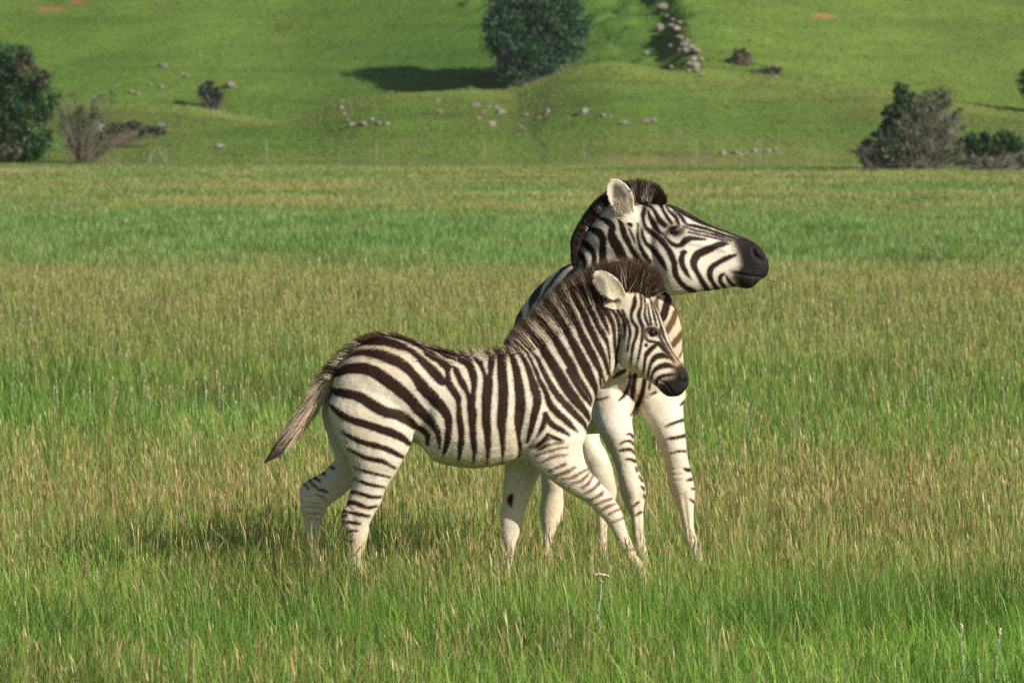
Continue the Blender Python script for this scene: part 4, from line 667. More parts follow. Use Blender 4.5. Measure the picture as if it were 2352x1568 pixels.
# ------------------------------------------------------------ grass
DB = np.array([(28, .16), (36, .22), (40, .46), (46, .56), (52, .58), (57, .42), (61, .12), (68, .15), (74, .30), (80, .48), (90, .70), (106, .80), (116, .56), (125, .14), (150, .11), (185, .19), (200, .52), (222, .58), (240, .42), (270, .50), (300, .55), (340, .4)])
def dryness(x, y):
    yy = y * (1 + .22 * (fbm(x / 2.2 / np.maximum(y / 60, .5), y / (.10 * np.maximum(y, 30)), 51) - .5)) - x * .012 * y / 10
    d = np.interp(yy, DB[:, 0], DB[:, 1]); d = d + .75 * (fbm(x / 1.6, y / 4.5, 61) - .5) * (1 - sstep(150, 220, y)) + 1.3 * (fbm(x / 5, y / 9, 64) - .5) * sstep(150, 220, y) + .35 * (fbm(x / .5, y / 1.6, 71) - .5)
    right = sstep(.2, .9, x / (y * .05)) * ((y > 58) & (y < 76)); return np.clip(d - .1 * right, 0, 1)
def blades(x, y, h, wd, yaw, lean, c0, c1, prof=(1, .85, .55), bend=1.0, lev=(0, .4, .75)):
    n = len(x); z = terrain(x, y); dx, dy = np.cos(yaw), np.sin(yaw); fx, fy = -dy, dx
    V = np.empty((n, 7, 3)); Cc = np.empty((n, 7, 3))
    for i, s in enumerate(lev):
        off = lean * s ** (1 + bend); cx, cy, cz = x + fx * off * h, y + fy * off * h, z + h * (s - .25 * lean * lean * s * s) - (.01 if i == 0 else 0); hw = wd * prof[i] * .5
        V[:, 2 * i] = np.stack([cx - dx * hw, cy - dy * hw, cz], 1); V[:, 2 * i + 1] = np.stack([cx + dx * hw, cy + dy * hw, cz], 1)
        Cc[:, 2 * i] = Cc[:, 2 * i + 1] = c0 if i == 0 else c0 * (1 - s) + c1 * s
    V[:, 6] = np.stack([x + fx * lean * h, y + fy * lean * h, z + h * (1 - .25 * lean * lean)], 1); Cc[:, 6] = c1
    T = np.array([(0, 1, 3), (0, 3, 2), (2, 3, 5), (2, 5, 4), (4, 5, 6)])
    F = (np.arange(n)[:, None, None] * 7 + T[None]).reshape(-1, 3); return V.reshape(-1, 3), F, Cc.reshape(-1, 3)
def tris(x, y, h, wd, yaw, lean, c):
    z = terrain(x, y); dx, dy = np.cos(yaw) * wd * .5, np.sin(yaw) * wd * .5; n = len(x); la = RNG.uniform(0, 6.28, n)
    V = np.stack([np.stack([x - dx, y - dy, z - .02], 1), np.stack([x + dx, y + dy, z - .02], 1), np.stack([x + np.cos(la) * lean * h, y + np.sin(la) * lean * h, z + h], 1)], 1)
    return V.reshape(-1, 3), np.arange(3 * n).reshape(-1, 3), np.repeat(c, 3, 0)
def scatter(n, y0, y1, power, margin=1.55, extra=.8):
    """random spots over the meadow, thinning with distance"""
    u = RNG.random(n); a = 2 - power
    y = (y0 ** a + u * (y1 ** a - y0 ** a)) ** (1 / a); x = RNG.uniform(-1, 1, n) * (.05 * y * margin + extra); return x, y
def joinm(parts):
    V = []; F = []; Cc = []; o = 0
    for v, f, c in parts: V.append(v); F.append(f + o); Cc.append(c); o += len(v)
    return np.vstack(V), np.vstack(F), np.vstack(Cc)
gmat = leaf_mat('grass_blades', .32, .022, .40); hmat = leaf_mat('turf_blades', .25, .0, .6)
G1, G2, G3 = np.array((.098, .250, .032)), np.array((.195, .345, .050)), np.array((.315, .360, .092)); TAN = np.array((.60, .40, .165)); STRAW = np.array((.64, .53, .25)); GF = np.array((.190, .330, .088))
def green(n, dry, x, y):
    m = RNG.random((n, 1)) ** 1.15; g = G1 * m + G2 * (1 - m); lt = RNG.random((n, 1)) < .12; g = np.where(lt, np.array((.40, .50, .13)), g); k = (np.clip(dry * .75, 0, 1) * RNG.uniform(.2, 1.0, n))[:, None]
    t = fbm(x / .8, y / 2.0, 91)[:, None]; g = g * (1 - k) + G3 * k; far = sstep(55, 130, y)[:, None] * .75; g = g * (1 - far) + (GF * (1 - k) + np.array((.40, .38, .13)) * k) * far
    return g * (.50 + .85 * t) * (1 + (RNG.uniform(.75, 1.25, (n, 1)) - 1) * (1 - .5 * far))
TU = [(*hit(u, r)[:2], s) for u, r, s in ((2250, 1480, .55), (2330, 1470, .5), (492, 925, .8), (540, 930, .6), (880, 640, 1.6), (2200, 860, .9), (1900, 1500, .4), (120, 1500, .35), (1180, 1530, .3), (700, 1400, .3))]
def tuft(x, y):
    o = 0
    for a, b, s in TU: o = np.maximum(o, np.exp(-((x - a) / s) ** 2 - ((y - b) / (s * 1.6)) ** 2))
    return o
parts = []
for n, y0, y1, pw, wmul, hm1 in ((175000, 31, 44, 1.0, 1.0, 1), (230000, 43, 110, 2.1, 1.0, 1)):
    x, y = scatter(n, y0, y1, pw); dry = dryness(x, y); sc = np.maximum(y / 40, 1) ** .85
    h = RNG.gamma(6, .0225, n).clip(.06, .30) * (.10 + .85 * fbm(x / 1.1, y / 1.5, 33) + .65 * fbm(x / .28, y / .4, 37)) * (.9 + .25 * dry) * (1 + .7 * tuft(x, y)) * np.interp(y, (44, 70, 110), (1, .78, .62)); g = green(n, dry, x, y)
    tf_ = tuft(x, y)[:, None]; g = g * (1 - .45 * tf_); tip = np.where((RNG.random(n) < .06 + .40 * dry)[:, None], TAN * .5 + g * .5, g * 1.15)
    parts.append(blades(x, y, h, (.0018 + .0042 * RNG.random(n) ** 1.6) * sc, RNG.uniform(0, 6.28, n), np.abs(RNG.normal(.34, .36, n)).clip(0, 1.1), g, tip))
# lodged and arching long blades
n = 30000; x, y = scatter(n, 31, 60, 1.4); g = green(n, dryness(x, y), x, y) * 1.25
parts.append(blades(x, y, RNG.uniform(.16, .32, n), np.full(n, .0032), RNG.uniform(0, 6.28, n), RNG.uniform(.45, 1.25, n), g, g * 1.1))
x, y = scatter(420000, 105, 330, 1.7); n = len(x); dry = dryness(x, y); g = green(n, dry, x, y); k = (np.clip(dry * 1.15 - .15, 0, 1) * RNG.uniform(.3, 1, n))[:, None]
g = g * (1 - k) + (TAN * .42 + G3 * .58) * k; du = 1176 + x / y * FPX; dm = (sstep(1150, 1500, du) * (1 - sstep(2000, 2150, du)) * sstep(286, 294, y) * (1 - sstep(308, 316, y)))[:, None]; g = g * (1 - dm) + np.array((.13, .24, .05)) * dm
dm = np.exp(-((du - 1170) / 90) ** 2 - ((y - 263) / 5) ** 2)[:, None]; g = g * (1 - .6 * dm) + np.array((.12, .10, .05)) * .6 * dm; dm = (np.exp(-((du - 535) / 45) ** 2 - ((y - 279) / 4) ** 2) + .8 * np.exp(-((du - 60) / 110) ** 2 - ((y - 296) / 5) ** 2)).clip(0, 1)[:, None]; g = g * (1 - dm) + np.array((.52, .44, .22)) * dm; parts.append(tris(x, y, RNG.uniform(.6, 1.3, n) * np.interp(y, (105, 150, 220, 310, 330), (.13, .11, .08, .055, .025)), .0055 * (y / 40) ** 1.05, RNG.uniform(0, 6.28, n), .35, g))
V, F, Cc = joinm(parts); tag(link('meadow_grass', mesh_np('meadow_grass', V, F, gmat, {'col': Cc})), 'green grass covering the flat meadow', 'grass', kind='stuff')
# seed heads
parts = []
for n, y0, y1, pw in ((46000, 31, 46, 1.0), (130000, 45, 125, 1.9)):
    x, y = scatter(n, y0, y1, pw); dry = dryness(x, y); k = RNG.random(n) < (dry - .06) * 1.15; x, y = x[k], y[k]; n = len(x); sc = np.maximum(y / 40, 1) ** .7
    h = RNG.normal(.215, .048, n).clip(.11, .38) * (.82 + .35 * fbm(x / 1.5, y / 2, 34)) * np.interp(y, (44, 70, 110), (1, .82, .68)); m = RNG.random((n, 1)); head = (TAN * m + STRAW * (1 - m)) * RNG.uniform(.6, 1.05, (n, 1)); fk = sstep(48, 90, y)[:, None] * .5; head = head * (1 - fk) + np.array((.36, .34, .13)) * fk; stem = G3 * .9 * np.ones((n, 1)) * RNG.uniform(.7, 1.2, (n, 1))
    v, f, c = blades(x, y, h, RNG.uniform(.0030, .0068, n) * sc, RNG.uniform(0, 6.28, n), np.abs(RNG.normal(.25, .28, n)), stem, head, (.22, .32, 1.0), 1.0, (0, .80, .88))
    c = c.reshape(-1, 7, 3); c[:, 2:4] = stem[:, None] * .5 + head[:, None] * .5; c[:, 4:] = head[:, None]; parts.append((v, f, c.reshape(-1, 3)))
V, F, Cc = joinm(parts); tag(link('seed_grass', mesh_np('seed_grass', V, F, gmat, {'col': Cc})), 'tan seed heads standing above the green meadow grass', 'grass', kind='stuff')
# short turf of the hill
n = 230000; y = 322 + RNG.random(n) ** 1.2 * 70; x = RNG.uniform(-1, 1, n) * (.05 * y * 1.45); u = 1176 + x / y * FPX; row = HOR + (CAM_H - terrain(x, y)) / y * FPX
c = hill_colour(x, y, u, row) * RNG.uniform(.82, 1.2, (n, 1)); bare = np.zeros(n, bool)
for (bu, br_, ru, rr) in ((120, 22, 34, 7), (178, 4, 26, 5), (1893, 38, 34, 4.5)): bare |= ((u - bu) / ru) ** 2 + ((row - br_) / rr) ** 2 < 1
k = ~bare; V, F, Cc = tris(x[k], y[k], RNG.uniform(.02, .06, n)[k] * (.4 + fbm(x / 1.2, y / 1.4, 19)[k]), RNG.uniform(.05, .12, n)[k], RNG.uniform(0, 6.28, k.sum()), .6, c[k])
tag(link('hill_grass', mesh_np('hill_grass', V, F, hmat, {'col': Cc})), 'short grass growing over the slopes behind the meadow', 'grass', kind='stuff')

# ------------------------------------------------------------ trees and shrubs
lmat = leaf_mat('tree_leaves', .22, .04, .5)
bkm, t, b = material('bark'); tc = N(t, 'ShaderNodeTexCoord'); nn_ = noise(t, 9, 5, tc.outputs['Object']); t.links.new(mix(t, nn_.outputs[0], (.05, .04, .034), (.20, .165, .14)), b.inputs['Base Color']); b.inputs['Roughness'].default_value = .9
twm = leaf_mat('twigs', .0, .02)
def shrub(name, label, cat, base, lumps, n_leaf, leaf, cols, trunk_r, n_twig=0, twig_col=(.2, .17, .15), group=None, Yd=None, limb=None, depth=.8):
    """lumps: crown masses as (u, row, half width, half height, depth shift m) at the tree's own distance"""
    bx, by, bz = base; m = by / FPX; t_ = thing(name, (bx, by, bz), label, cat, group); o = np.array(base); L = []
    for u, r, ru, rr, dy in lumps:
        p = W(u * K, r * K, by); L.append((p + (0, dy, 0) - o, np.array((ru * m, (ru + rr) * .5 * m * depth, rr * m))))
    if trunk_r:
        parts_ = []; centre = np.mean([c for c, _ in L], 0); top = np.array((centre[0] * .4, centre[1] * .4, max(.25, centre[2] * .45)))
        v, f = tube([(0, 0, -.15), (0, 0, .1), top * (.5, .5, .6), top], (trunk_r, trunk_r * .85, trunk_r * .7, trunk_r * .55)); parts_.append((v, f, v * 0))
        for c, e in L:
            for q in range(2):
                tgt = c + RNG.normal(size=3) * e * .35; mid = top * .6 + tgt * .4 + RNG.normal(size=3) * .08
                v, f = tube([top * RNG.uniform(.35, .95), mid, tgt], (trunk_r * .45, trunk_r * .25, trunk_r * .08), 6); parts_.append((v, f, v * 0))
        V, F, _ = joinm(parts_); link('trunk', mesh_np('trunk', V, F, bkm, None, True), t_)
    if n_leaf:
        vol = np.array([np.prod(e) ** .8 for _, e in L]); ncl = max(30, n_leaf // 55); ci = RNG.choice(len(L), ncl, p=vol / vol.sum())
        d = RNG.normal(size=(ncl, 3)); d /= np.linalg.norm(d, axis=1)[:, None]; rad = RNG.random(ncl) ** .45
        cl = np.array([L[i][0] for i in ci]) + d * rad[:, None] * np.array([L[i][1] for i in ci]); cs = RNG.uniform(.14, .30, ncl) * np.mean([e.mean() for _, e in L]) * 1.1
        li = RNG.integers(0, ncl, n_leaf); p = cl[li] + RNG.normal(size=(n_leaf, 3)) * cs[li][:, None] * (.62, .62, .48)
        p[:, 2] = np.maximum(p[:, 2], .04 + RNG.random(n_leaf) * .1); a = RNG.normal(size=(n_leaf, 3)); a /= np.linalg.norm(a, axis=1)[:, None]; bb = np.cross(a, RNG.normal(size=(n_leaf, 3))); bb /= np.linalg.norm(bb, axis=1)[:, None]
        s = leaf * RNG.uniform(.6, 1.4, (n_leaf, 1)); V = np.stack([p - a * s, p + bb * s * .45, p + a * s, p - bb * s * .45], 1).reshape(-1, 3)
        cc = np.array(cols); tone = RNG.random(ncl); cl_col = cc[RNG.integers(0, len(cc), ncl)] * (.7 + .6 * tone[:, None]); c = cl_col[li] * RNG.uniform(.75, 1.25, (n_leaf, 1))
        link('crown', mesh_np('crown', V, np.arange(4 * n_leaf).reshape(-1, 4), lmat, {'col': np.repeat(c, 4, 0)}), t_)
    if n_twig:
        ci = RNG.integers(0, len(L), n_twig); tip = np.array([L[i][0] for i in ci]) + RNG.normal(size=(n_twig, 3)) * np.array([L[i][1] for i in ci]) * .55; tip[:, 2] = np.maximum(tip[:, 2], .15)
        f = RNG.uniform(0, .55, (n_twig, 1)); root = tip * f * (.75, .75, .55) + RNG.normal(size=(n_twig, 3)) * (.10, .10, .02); root[:, 2] = np.maximum(root[:, 2] - .05, -.05)
        tw = np.array(twig_col) * RNG.uniform(.6, 1.4, (n_twig, 1)); wv = (limb or .012) * (1.4 - f[:, 0] * 1.6)
        V, F, Cc = strands(root, tip, RNG.normal(size=(n_twig, 3)) * .22, wv, tw, tw * 1.1); link('twigs', mesh_np('twigs', V, F, twm, {'col': Cc}), t_)
    return t_
DG = [(.026, .085, .020), (.042, .112, .028), (.062, .135, .036)]; BG = [(.026, .082, .042), (.040, .105, .055), (.056, .115, .062)]; GR = [(.14, .15, .10), (.18, .18, .12)]
b0 = hit(35, 372)
shrub('tree', 'dense dark green tree cut off by the left edge of the photo', 'tree', b0, [(5, 150, 62, 55, 0), (-60, 160, 70, 80, .4), (50, 205, 62, 62, -.3), (100, 235, 38, 36, -.2), (30, 270, 70, 55, .2), (-40, 290, 80, 60, 0), (85, 320, 28, 40, -.4), (60, 335, 50, 34, -.2)], 46000, .060, [(.036, .118, .028), (.060, .160, .042), (.088, .185, .052)], .16, 300, (.17, .13, .11), 'trees at the foot of the hill')
shrub('shrub', 'brown and grey withered branches hanging along the right side of the dark left tree', 'shrub', hit(55, 372) + (0, -1.2, 0), [(62, 150, 30, 40, 0), (10, 350, 50, 18, 0), (98, 190, 20, 30, 0)], 2600, .06, [(.15, .15, .085), (.17, .15, .10), (.09, .12, .06)], 0, 0)
shrub('shrub', 'leafless upright shrub of thin bare stems beside the dark left tree', 'shrub', hit(190, 374), [(150, 290, 14, 60, 0), (200, 290, 40, 70, 0), (235, 240, 34, 55, 0), (180, 240, 26, 50, .3), (265, 320, 22, 40, 0), (130, 230, 14, 40, .2)], 1300, .04, [(.12, .13, .075), (.10, .13, .06)], 0, 230, (.13, .112, .088), None, None, .011)
shrub('shrub', 'low dark scrub among pale boulders right of the leafless stems', 'shrub', hit(235, 338), [(215, 318, 26, 18, 0), (262, 298, 26, 15, .3), (300, 285, 20, 9, .5), (340, 300, 40, 10, .5)], 4200, .06, [(.05, .085, .03), (.075, .08, .045), (.10, .085, .06)], 0, 260, (.12, .10, .075))
shrub('shrub', 'small grey green bush standing alone beside a large pale boulder on the left slope', 'shrub', hit(487, 251), [(478, 205, 24, 20, 0), (490, 222, 26, 18, 0), (484, 238, 18, 12, 0)], 2600, .075, [(.05, .085, .04), (.07, .09, .05)], .04, 260, (.13, .11, .09))
bb_ = hit(1200, 199); cbase = np.array((bb_[0], 352.5, float(terrain(np.array([bb_[0]]), np.array([352.5]))[0])))
shrub('tree', 'big round blue green tree growing on the ridge of the knoll', 'tree', cbase, [(1205, 40, 84, 80, .3), (1152, 70, 40, 50, -.3), (1262, 60, 74, 84, .6), (1305, 34, 40, 52, .8), (1325, 70, 24, 26, .8), (1140, 110, 24, 22, -.2), (1210, 120, 66, 50, 0), (1290, 105, 48, 44, .6), (1240, 150, 60, 34, .2), (1180, 165, 36, 34, -.2), (1230, -30, 80, 60, .5)], 70000, .055, [(.018, .074, .028), (.034, .104, .042), (.054, .120, .050)], .17, 900, (.115, .115, .105), 'trees on the slope', None, None, .95)
shrub('shrub', 'grey twiggy undergrowth under the right side of the big round tree', 'shrub', hit(1262, 170) + (0, 1.6, .1), [(1250, 160, 50, 26, 0), (1320, 122, 40, 18, .6), (1345, 110, 24, 12, .8)], 3500, .05, [(.20, .20, .155), (.13, .17, .115)], 0, 500, (.13, .12, .105))
b1 = hit(2052, 389); 
shrub('tree', 'small dark conifer with a pointed top behind grey leafless brush', 'tree', b1 + (0, 1.5, 0), [(2068, 204, 12, 24, 0), (2078, 228, 28, 26, 0), (2050, 262, 34, 26, -.2), (2085, 270, 26, 30, .2), (2052, 296, 30, 26, 0), (2013, 312, 13, 14, -.3), (2050, 340, 44, 40, 0)], 12000, .075, DG, .09, 200, (.14, .11, .1), 'trees at the foot of the hill')
shrub('shrub', 'tall grey leafless bush of fine branches right of the small conifer', 'shrub', hit(2120, 391), [(2110, 272, 40, 50, 0), (2148, 258, 40, 52, 0), (2162, 222, 30, 24, 0), (2085, 320, 50, 50, 0), (2150, 330, 52, 52, 0), (2190, 352, 36, 34, 0), (2195, 280, 20, 40, .3)], 12000, .040, [(.135, .145, .085), (.165, .160, .11), (.105, .14, .065)], 0, 900, (.18, .165, .13), None, None, .010)
shrub('shrub', 'low grey brush spreading left of the small conifer', 'shrub', hit(2010, 388), [(1985, 340, 24, 24, 0), (2010, 360, 42, 26, 0), (2075, 370, 50, 22, -.3)], 4500, .04, [(.17, .15, .115), (.12, .135, .08)], 0, 500, (.15, .125, .115), None, None, .010)
shrub('shrub', 'dark green spreading shrub near the right edge of the photo', 'shrub', hit(2275, 386), [(2235, 325, 34, 22, 0), (2275, 335, 46, 30, 0), (2315, 325, 34, 26, 0), (2340, 345, 26, 22, 0), (2205, 335, 20, 14, 0)], 7000, .075, DG, .06, 300, (.14, .11, .1))
shrub('shrub', 'knee-high pale grey brush in front of the dark spreading shrub', 'shrub', hit(2300, 393), [(2220, 372, 34, 16, 0), (2290, 374, 44, 16, 0), (2345, 372, 26, 18, 0)], 3500, .04, [(.20, .185, .14), (.14, .16, .09)], 0, 350, (.20, .17, .15), None, None, .009)
shrub('tree', 'dark green tree just entering the photo at the right edge', 'tree', hit(2398, 262), [(2380, 190, 38, 44, 0), (2410, 160, 50, 50, 0), (2420, 215, 60, 36, 0)], 9000, .085, DG, .12, 0, group='trees on the slope')
shrub('shrub', 'patch of low brownish scrub on the right flank below the boulder ridge', 'shrub', hit(1715, 150), [(1700, 125, 22, 14, 0), (1685, 140, 22, 8, 0)], 500, .06, [(.07, .085, .04)], 0, 500, (.12, .10, .075))
shrub('shrub', 'small scrub clump with pale stones at the right end of the shaded ridge flank', 'shrub', hit(1770, 172), [(1775, 160, 24, 10, 0), (1740, 168, 20, 6, 0)], 500, .06, [(.05, .08, .035)], 0, 420, (.12, .10, .075))

# ------------------------------------------------------------ rocks
rkm, t, b = material('boulder_rock'); tc = N(t, 'ShaderNodeTexCoord'); oi = N(t, 'ShaderNodeObjectInfo'); n1 = noise(t, 5, 6, tc.outputs['Object'], .7)
c = mix(t, maprange(t, n1.outputs[0], .3, .7), (.16, .138, .118), (.43, .385, .34)); c = mix(t, math2(t, 'MULTIPLY', oi.outputs['Random'], .8), c, (.28, .235, .195)); t.links.new(c, b.inputs['Base Color']); b.inputs['Roughness'].default_value = .92
bp = N(t, 'ShaderNodeBump'); bp.inputs['Strength'].default_value = .7; bp.inputs['Distance'].default_value = .05; t.links.new(n1.outputs[0], bp.inputs['Height']); t.links.new(bp.outputs[0], b.inputs['Normal'])
rock_me = []
for k in range(7):
    bm = bmesh.new(); bmesh.ops.create_icosphere(bm, subdivisions=3, radius=1)
    pl = [Vector(RNG.normal(size=3)).normalized() for _ in range(9)]; dd = RNG.uniform(.45, .95, 9)
    for v in bm.verts:
        for p_, d_ in zip(pl, dd):
            e = v.co.dot(p_) - d_
            if e > 0: v.co -= p_ * e * .97
        v.co *= 1 + .10 * math.sin(v.co.x * 5 + k) * math.cos(v.co.y * 4 + 2 * k) ; v.co.z *= .8
    me = bpy.data.meshes.new('boulder'); bm.to_mesh(me); bm.free(); me.materials.append(rkm); rock_me.append(me)
def rock(u, r, s, label, group=None, up=.30):
    p = hit(u, r + s * .45); m = p[1] / FPX; o = tag(link('boulder', rock_me[RNG.integers(0, 7)]), label, 'boulder', group); k = s * m
    o.location = (p[0], p[1], p[2] + k * up); o.scale = (k * RNG.uniform(.8, 1.35), k * RNG.uniform(.8, 1.2), k * RNG.uniform(.65, 1.1)); o.rotation_euler = (RNG.uniform(-.3, .3), RNG.uniform(-.3, .3), RNG.uniform(0, 6.28))
GA, GB, GC, GD, GE = 'boulders strewn over the left slope', 'boulders along the bank of the knoll', 'stones along the top edge of the knoll', 'boulders on the shaded ridge', 'boulders at the foot of the right slope'
for u, r, s, l in ((530, 195, 17, 'largest pale boulder, right beside the small grey green bush'), (505, 336, 13, 'solitary pale boulder low on the bank between the left trees and the fence'), (232, 295, 14, 'bright boulder sitting in the low dark scrub near the left tree'), (368, 287, 12, 'single pale boulder on the bank right of the dark scrub'), (375, 148, 11, 'reddish boulder, topmost on the left slope')): rock(u, r, s, l, GA)
for u, r, s in ((372, 200, 8), (303, 212, 7), (316, 215, 7), (428, 175, 7), (255, 287, 9), (488, 255, 6), (501, 258, 5), (514, 257, 5), (420, 172, 5), (568, 163, 5), (508, 125, 5), (345, 195, 5), (458, 126, 5), (213, 224, 5), (388, 300, 5)): rock(u, r, s, 'small pale stone strewn on the grass of the left slope', GA)
for u, r, s, l in ((1131, 284, 12, 'tall pale boulder standing lowest in the middle of the knoll bank'), (1340, 257, 15, 'wide reddish boulder at the right part of the knoll bank'), (1092, 241, 10, 'brownish boulder highest in the middle of the knoll bank'), (1150, 257, 12, 'whitish boulder just above the tall pale one on the knoll bank')): rock(u, r, s, l, GB)
for u, r, s in ((790, 262, 7), (797, 276, 9), (784, 247, 7), (808, 286, 11), (832, 284, 12), (853, 273, 7), (867, 283, 9), (888, 285, 7)): rock(u, r, s, 'rusty boulder in the cluster at the left end of the knoll bank', GB)
for u, r, s in ((1005, 230, 6), (1008, 256, 6), (1140, 247, 7), (1122, 244, 6), (1180, 258, 5), (1100, 272, 6), (1110, 258, 6), (1208, 264, 8), (1233, 272, 6), (1255, 257, 10), (1240, 271, 5), (1385, 265, 7), (1402, 268, 5), (1430, 282, 8), (1195, 291, 7), (1206, 296, 5), (980, 296, 5), (1305, 270, 4), (1545, 303, 6), (1563, 306, 5)): rock(u, r, s, 'small pale stone on the grassy bank of the knoll', GB)
for u, r, s in ((1484, 277, 11), (1501, 278, 9)): rock(u, r, s, 'grey boulder, one of two side by side at the right end of the bank', GB)
for u, r, s in ((1160, 199, 6), (1170, 196, 7), (1183, 193, 9), (1197, 192, 7), (1212, 186, 5), (1225, 180, 6), (1238, 174, 5), (1250, 169, 6), (1263, 164, 6), (1275, 158, 6), (1288, 154, 5), (1300, 150, 5), (1330, 143, 5), (1360, 139, 5), (1040, 204, 4), (980, 205, 4), (900, 212, 4), (784, 232, 7)): rock(u, r, s, 'small stone on the top edge of the knoll near the big round tree', GC)
for u, r, s, l in ((1523, 18, 15, 'large pale boulder at the top of the ridge, near the upper edge of the photo'), (1551, 72, 15, 'tall pale boulder in the middle of the ridge'), (1515, 70, 11, 'grey boulder left of the tall pale one on the ridge'), (1601, 122, 12, 'brightest boulder on the lower right of the ridge')): rock(u, r, s, l, GD, .6)
for u, r, s in ((1565, 90, 8), (1572, 105, 11), (1588, 112, 10), (1575, 126, 12), (1592, 138, 9), (1597, 152, 11), (1600, 163, 8), (1540, 110, 7), (1484, 125, 7), (1543, 156, 7), (1560, 54, 8), (1582, 56, 6), (1545, 50, 6), (1583, 148, 8), (1532, 40, 7), (1540, 62, 9), (1556, 88, 8), (1578, 95, 8), (1560, 118, 7), (1582, 165, 6), (1608, 138, 7), (1612, 172, 6), (1528, 84, 6)): rock(u, r, s, 'rough grey boulder in the line of rocks down the shaded ridge', GD, .6)
for u, r, s in ((1662, 351, 9), (1687, 351, 10), (1699, 352, 8), (1714, 349, 8), (1732, 345, 8), (1764, 346, 9), (1780, 344, 8)): rock(u, r, s, 'pale boulder in the low row at the foot of the right slope', GE)
for u, r, s in ((1785, 153, 6), (1782, 176, 5), (1700, 124, 6), (1845, 183, 5)): rock(u, r, s, 'small pale stone beside the scrub on the right slope', GE)

# ------------------------------------------------------------ fence
pm, t, b = material('weathered_post'); tc = N(t, 'ShaderNodeTexCoord'); n1 = noise(t, 20, 4, tc.outputs['Object']); t.links.new(mix(t, n1.outputs[0], (.24, .22, .19), (.40, .38, .33)), b.inputs['Base Color']); b.inputs['Roughness'].default_value = .8
fp = [(-160, 376), (345, 374), (382, 374), (612, 375), (865, 374), (1113, 374), (1342, 373), (1600, 371), (1745, 370), (2010, 368), (2600, 366)]
base = [hit(u, r) for u, r in fp]; base = [np.array((W(u * K, r * K, 321.0)[0], 321.0, 0)) for u, r in fp]
fence = thing('wire_fence', tuple(base[3]), 'long wire fence with thin pale posts along the foot of the hill', 'fence'); o = base[3]
for i, q in enumerate(base):
    h = .82 if i not in (1, 2) else .55
    v, f = tube([q - o + (0, 0, -.1), q - o + (0, 0, h * .5), q - o + (0, 0, h)], (.013, .0125, .012), 8, 2); link('post', mesh_np('post', v, f, pm, None, True), fence)
for a, b_ in (((335, 374), (357, 336)), ((386, 374), (362, 336))):
    p = W(a[0] * K, 0, 320.8)[0]; q = W(b_[0] * K, 0, 321)[0]; v, f = tube([np.array((p, 320.8, -.05)) - o, np.array((q, 320.9, .55)) - o], (.017, .016), 8, 2); link('brace', mesh_np('brace', v, f, pm, None, True), fence)
for z in (.25, .5, .76):
    v, f = tube([q - o + (0, -.03, z - .03 * (i % 2)) for i, q in enumerate(base)], (.003, .003), 5, 2); link('wire', mesh_np('wire', v, f, pm, None, True), fence)

# ------------------------------------------------------------ pale everlasting flowers
fm_, t, b = material('woolly_stem'); tc = N(t, 'ShaderNodeTexCoord'); n1 = noise(t, 60, 3, tc.outputs['Object']); t.links.new(mix(t, n1.outputs[0], (.26, .32, .20), (.44, .48, .37)), b.inputs['Base Color']); b.inputs['Roughness'].default_value = .9
hd_, t, b = material('flower_head'); b.inputs['Base Color'].default_value = (.62, .54, .38, 1); b.inputs['Roughness'].default_value = .8
def flower_meshes(umbel):
    hgt = .36; st = [(0, 0, 0), (.006, 0, hgt * .4), (-.004, .003, hgt * .8), (.003, 0, hgt)]; parts_ = []
    v, f = tube(st, (.0035, .0038, .0034, .003), 7); parts_.append((v, f, v * 0))
    for k in range(16):                                   # narrow woolly leaves pressed to the stem
        z = hgt * (.25 + .045 * k); a = k * 2.4; d = np.array((math.cos(a), math.sin(a), 0)); p = np.array((0, 0, z)); s = np.array((-d[1], d[0], 0)) * .004
        v = np.array([p - s, p + s, p + d * .012 + (0, 0, .03) + s * .6, p + d * .012 + (0, 0, .03) - s * .6]); parts_.append((v, np.array([(0, 1, 2, 3)]), v * 0))
    V, F, _ = joinm(parts_); stem = mesh_np('stem', V, F, fm_, None, True)
    bm = bmesh.new()
    spots = [(.032 * math.cos(a) * r, .032 * math.sin(a) * r, hgt + .010 + .006 * (1 - r)) for a, r in zip(np.arange(11) * 2.4, np.linspace(.15, 1, 11))] if umbel else [(.004 * math.cos(k * 2), .004 * math.sin(k * 2), hgt - .004 + k * .006) for k in range(5)]
    for q in spots:
        r = bmesh.ops.create_icosphere(bm, subdivisions=2, radius=.0085 if umbel else .0075, matrix=Matrix.Translation(q))
        for v in r['verts']: v.co.z = q[2] + (v.co.z - q[2]) * .65
    hme = bpy.data.meshes.new('flower_head'); bm.to_mesh(hme); bm.free(); hme.materials.append(hd_)
    return stem, hme
ms, mu = flower_meshes(False), flower_meshes(True)
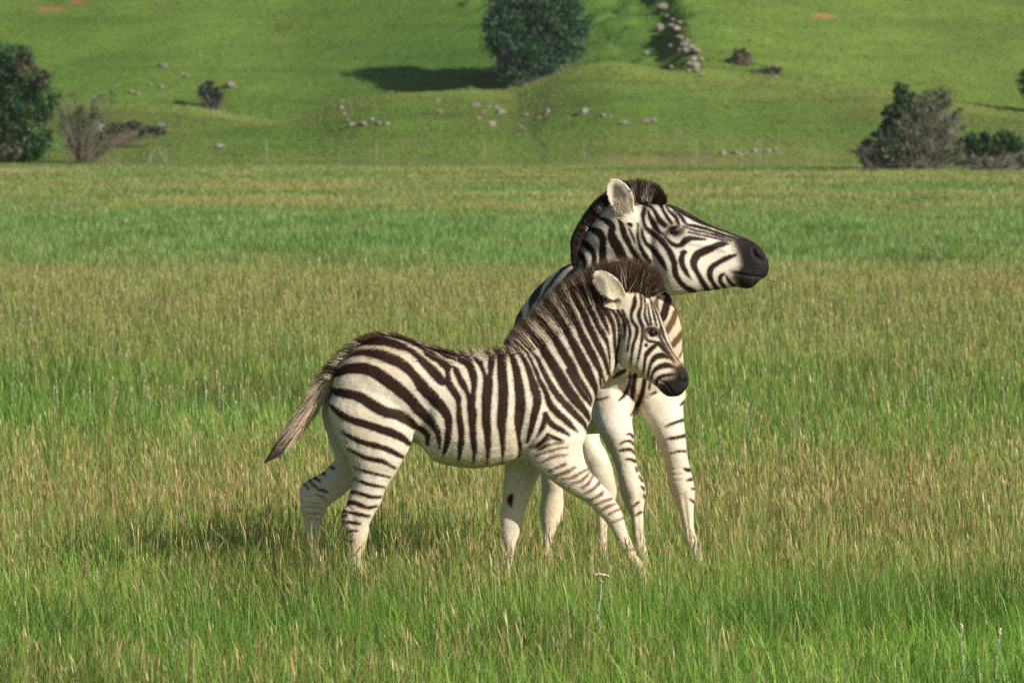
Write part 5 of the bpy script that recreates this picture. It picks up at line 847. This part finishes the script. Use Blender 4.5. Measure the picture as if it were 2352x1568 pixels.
def flower(u, row_top, label, group=None, um=False, sc=1.0, rz=0):
    zt = .36 * sc; yv = (CAM_H - zt) * FPX / (row_top - HOR); x = W(u * K, 0, 1)[0] * yv
    r = thing('flower', (x, yv, float(terrain(np.array([x]), np.array([yv]))[0])), label, 'flower', group); r.scale = (sc,) * 3; r.rotation_euler = (RNG.uniform(-.12, .12), RNG.uniform(-.12, .12), RNG.uniform(0, 6))
    link('stem', (mu if um else ms)[0], r); link('flower_head', (mu if um else ms)[1], r)
flower(1366, 1326, 'white flower with a flat head on a tall pale stem, in front of the foal', None, True, .78)
flower(2217, 1443, 'white woolly flower spike in the right foreground, left one of two', 'foreground flower spikes', False, .68)
flower(2279, 1452, 'white woolly flower spike in the right foreground, right one of two', 'foreground flower spikes', False, .66)
for u, r in ((26, 880), (42, 882), (205, 870), (208, 905), (252, 868), (258, 905), (305, 898), (325, 875), (347, 898), (442, 880), (476, 868), (503, 885), (512, 895), (395, 893), (430, 893), (540, 930), (640, 895), (690, 940), (700, 950), (630, 920), (685, 920), (118, 890), (135, 905), (555, 905), (470, 905), (322, 835), (495, 850)): flower(u, r, 'pale flower spike in the patch of bright grass left of the foal', 'flower spikes left of the zebras', False, RNG.uniform(.50, .64))
for u, r in ((1680, 905), (1705, 945), (1720, 930), (1740, 960), (1825, 960), (2027, 870), (2123, 850), (2130, 855), (2310, 875), (2148, 895), (1605, 960), (1620, 985), (1660, 990), (1915, 880), (2215, 925), (2080, 905)): flower(u, r, 'pale flower spike in the green grass right of the zebras', 'flower spikes right of the zebras', False, RNG.uniform(.50, .64))
# ------------------------------------------------------------ thin summer haze
hz, t, b = material('thin_haze'); t.nodes.remove(b); pv = N(t, 'ShaderNodeVolumePrincipled'); pv.inputs['Color'].default_value = (.93, .96, 1, 1); pv.inputs['Density'].default_value = .0001
pv.inputs['Anisotropy'].default_value = .2; t.links.new(pv.outputs[0], t.nodes['Material Output'].inputs['Volume'])
bm = bmesh.new(); bmesh.ops.create_cube(bm, size=1); me = bpy.data.meshes.new('haze'); bm.to_mesh(me); bm.free(); me.materials.append(hz)
hzo = tag(link('haze', me), 'thin bluish haze in the air before the hill', 'haze', kind='stuff'); zt = float(terrain(np.zeros(3), np.array([2400., 2500., 2500.])).max()) + 40
hzo.scale = (1900, 2660, zt + 3); hzo.location = (0, 1240, (zt - 3) / 2)
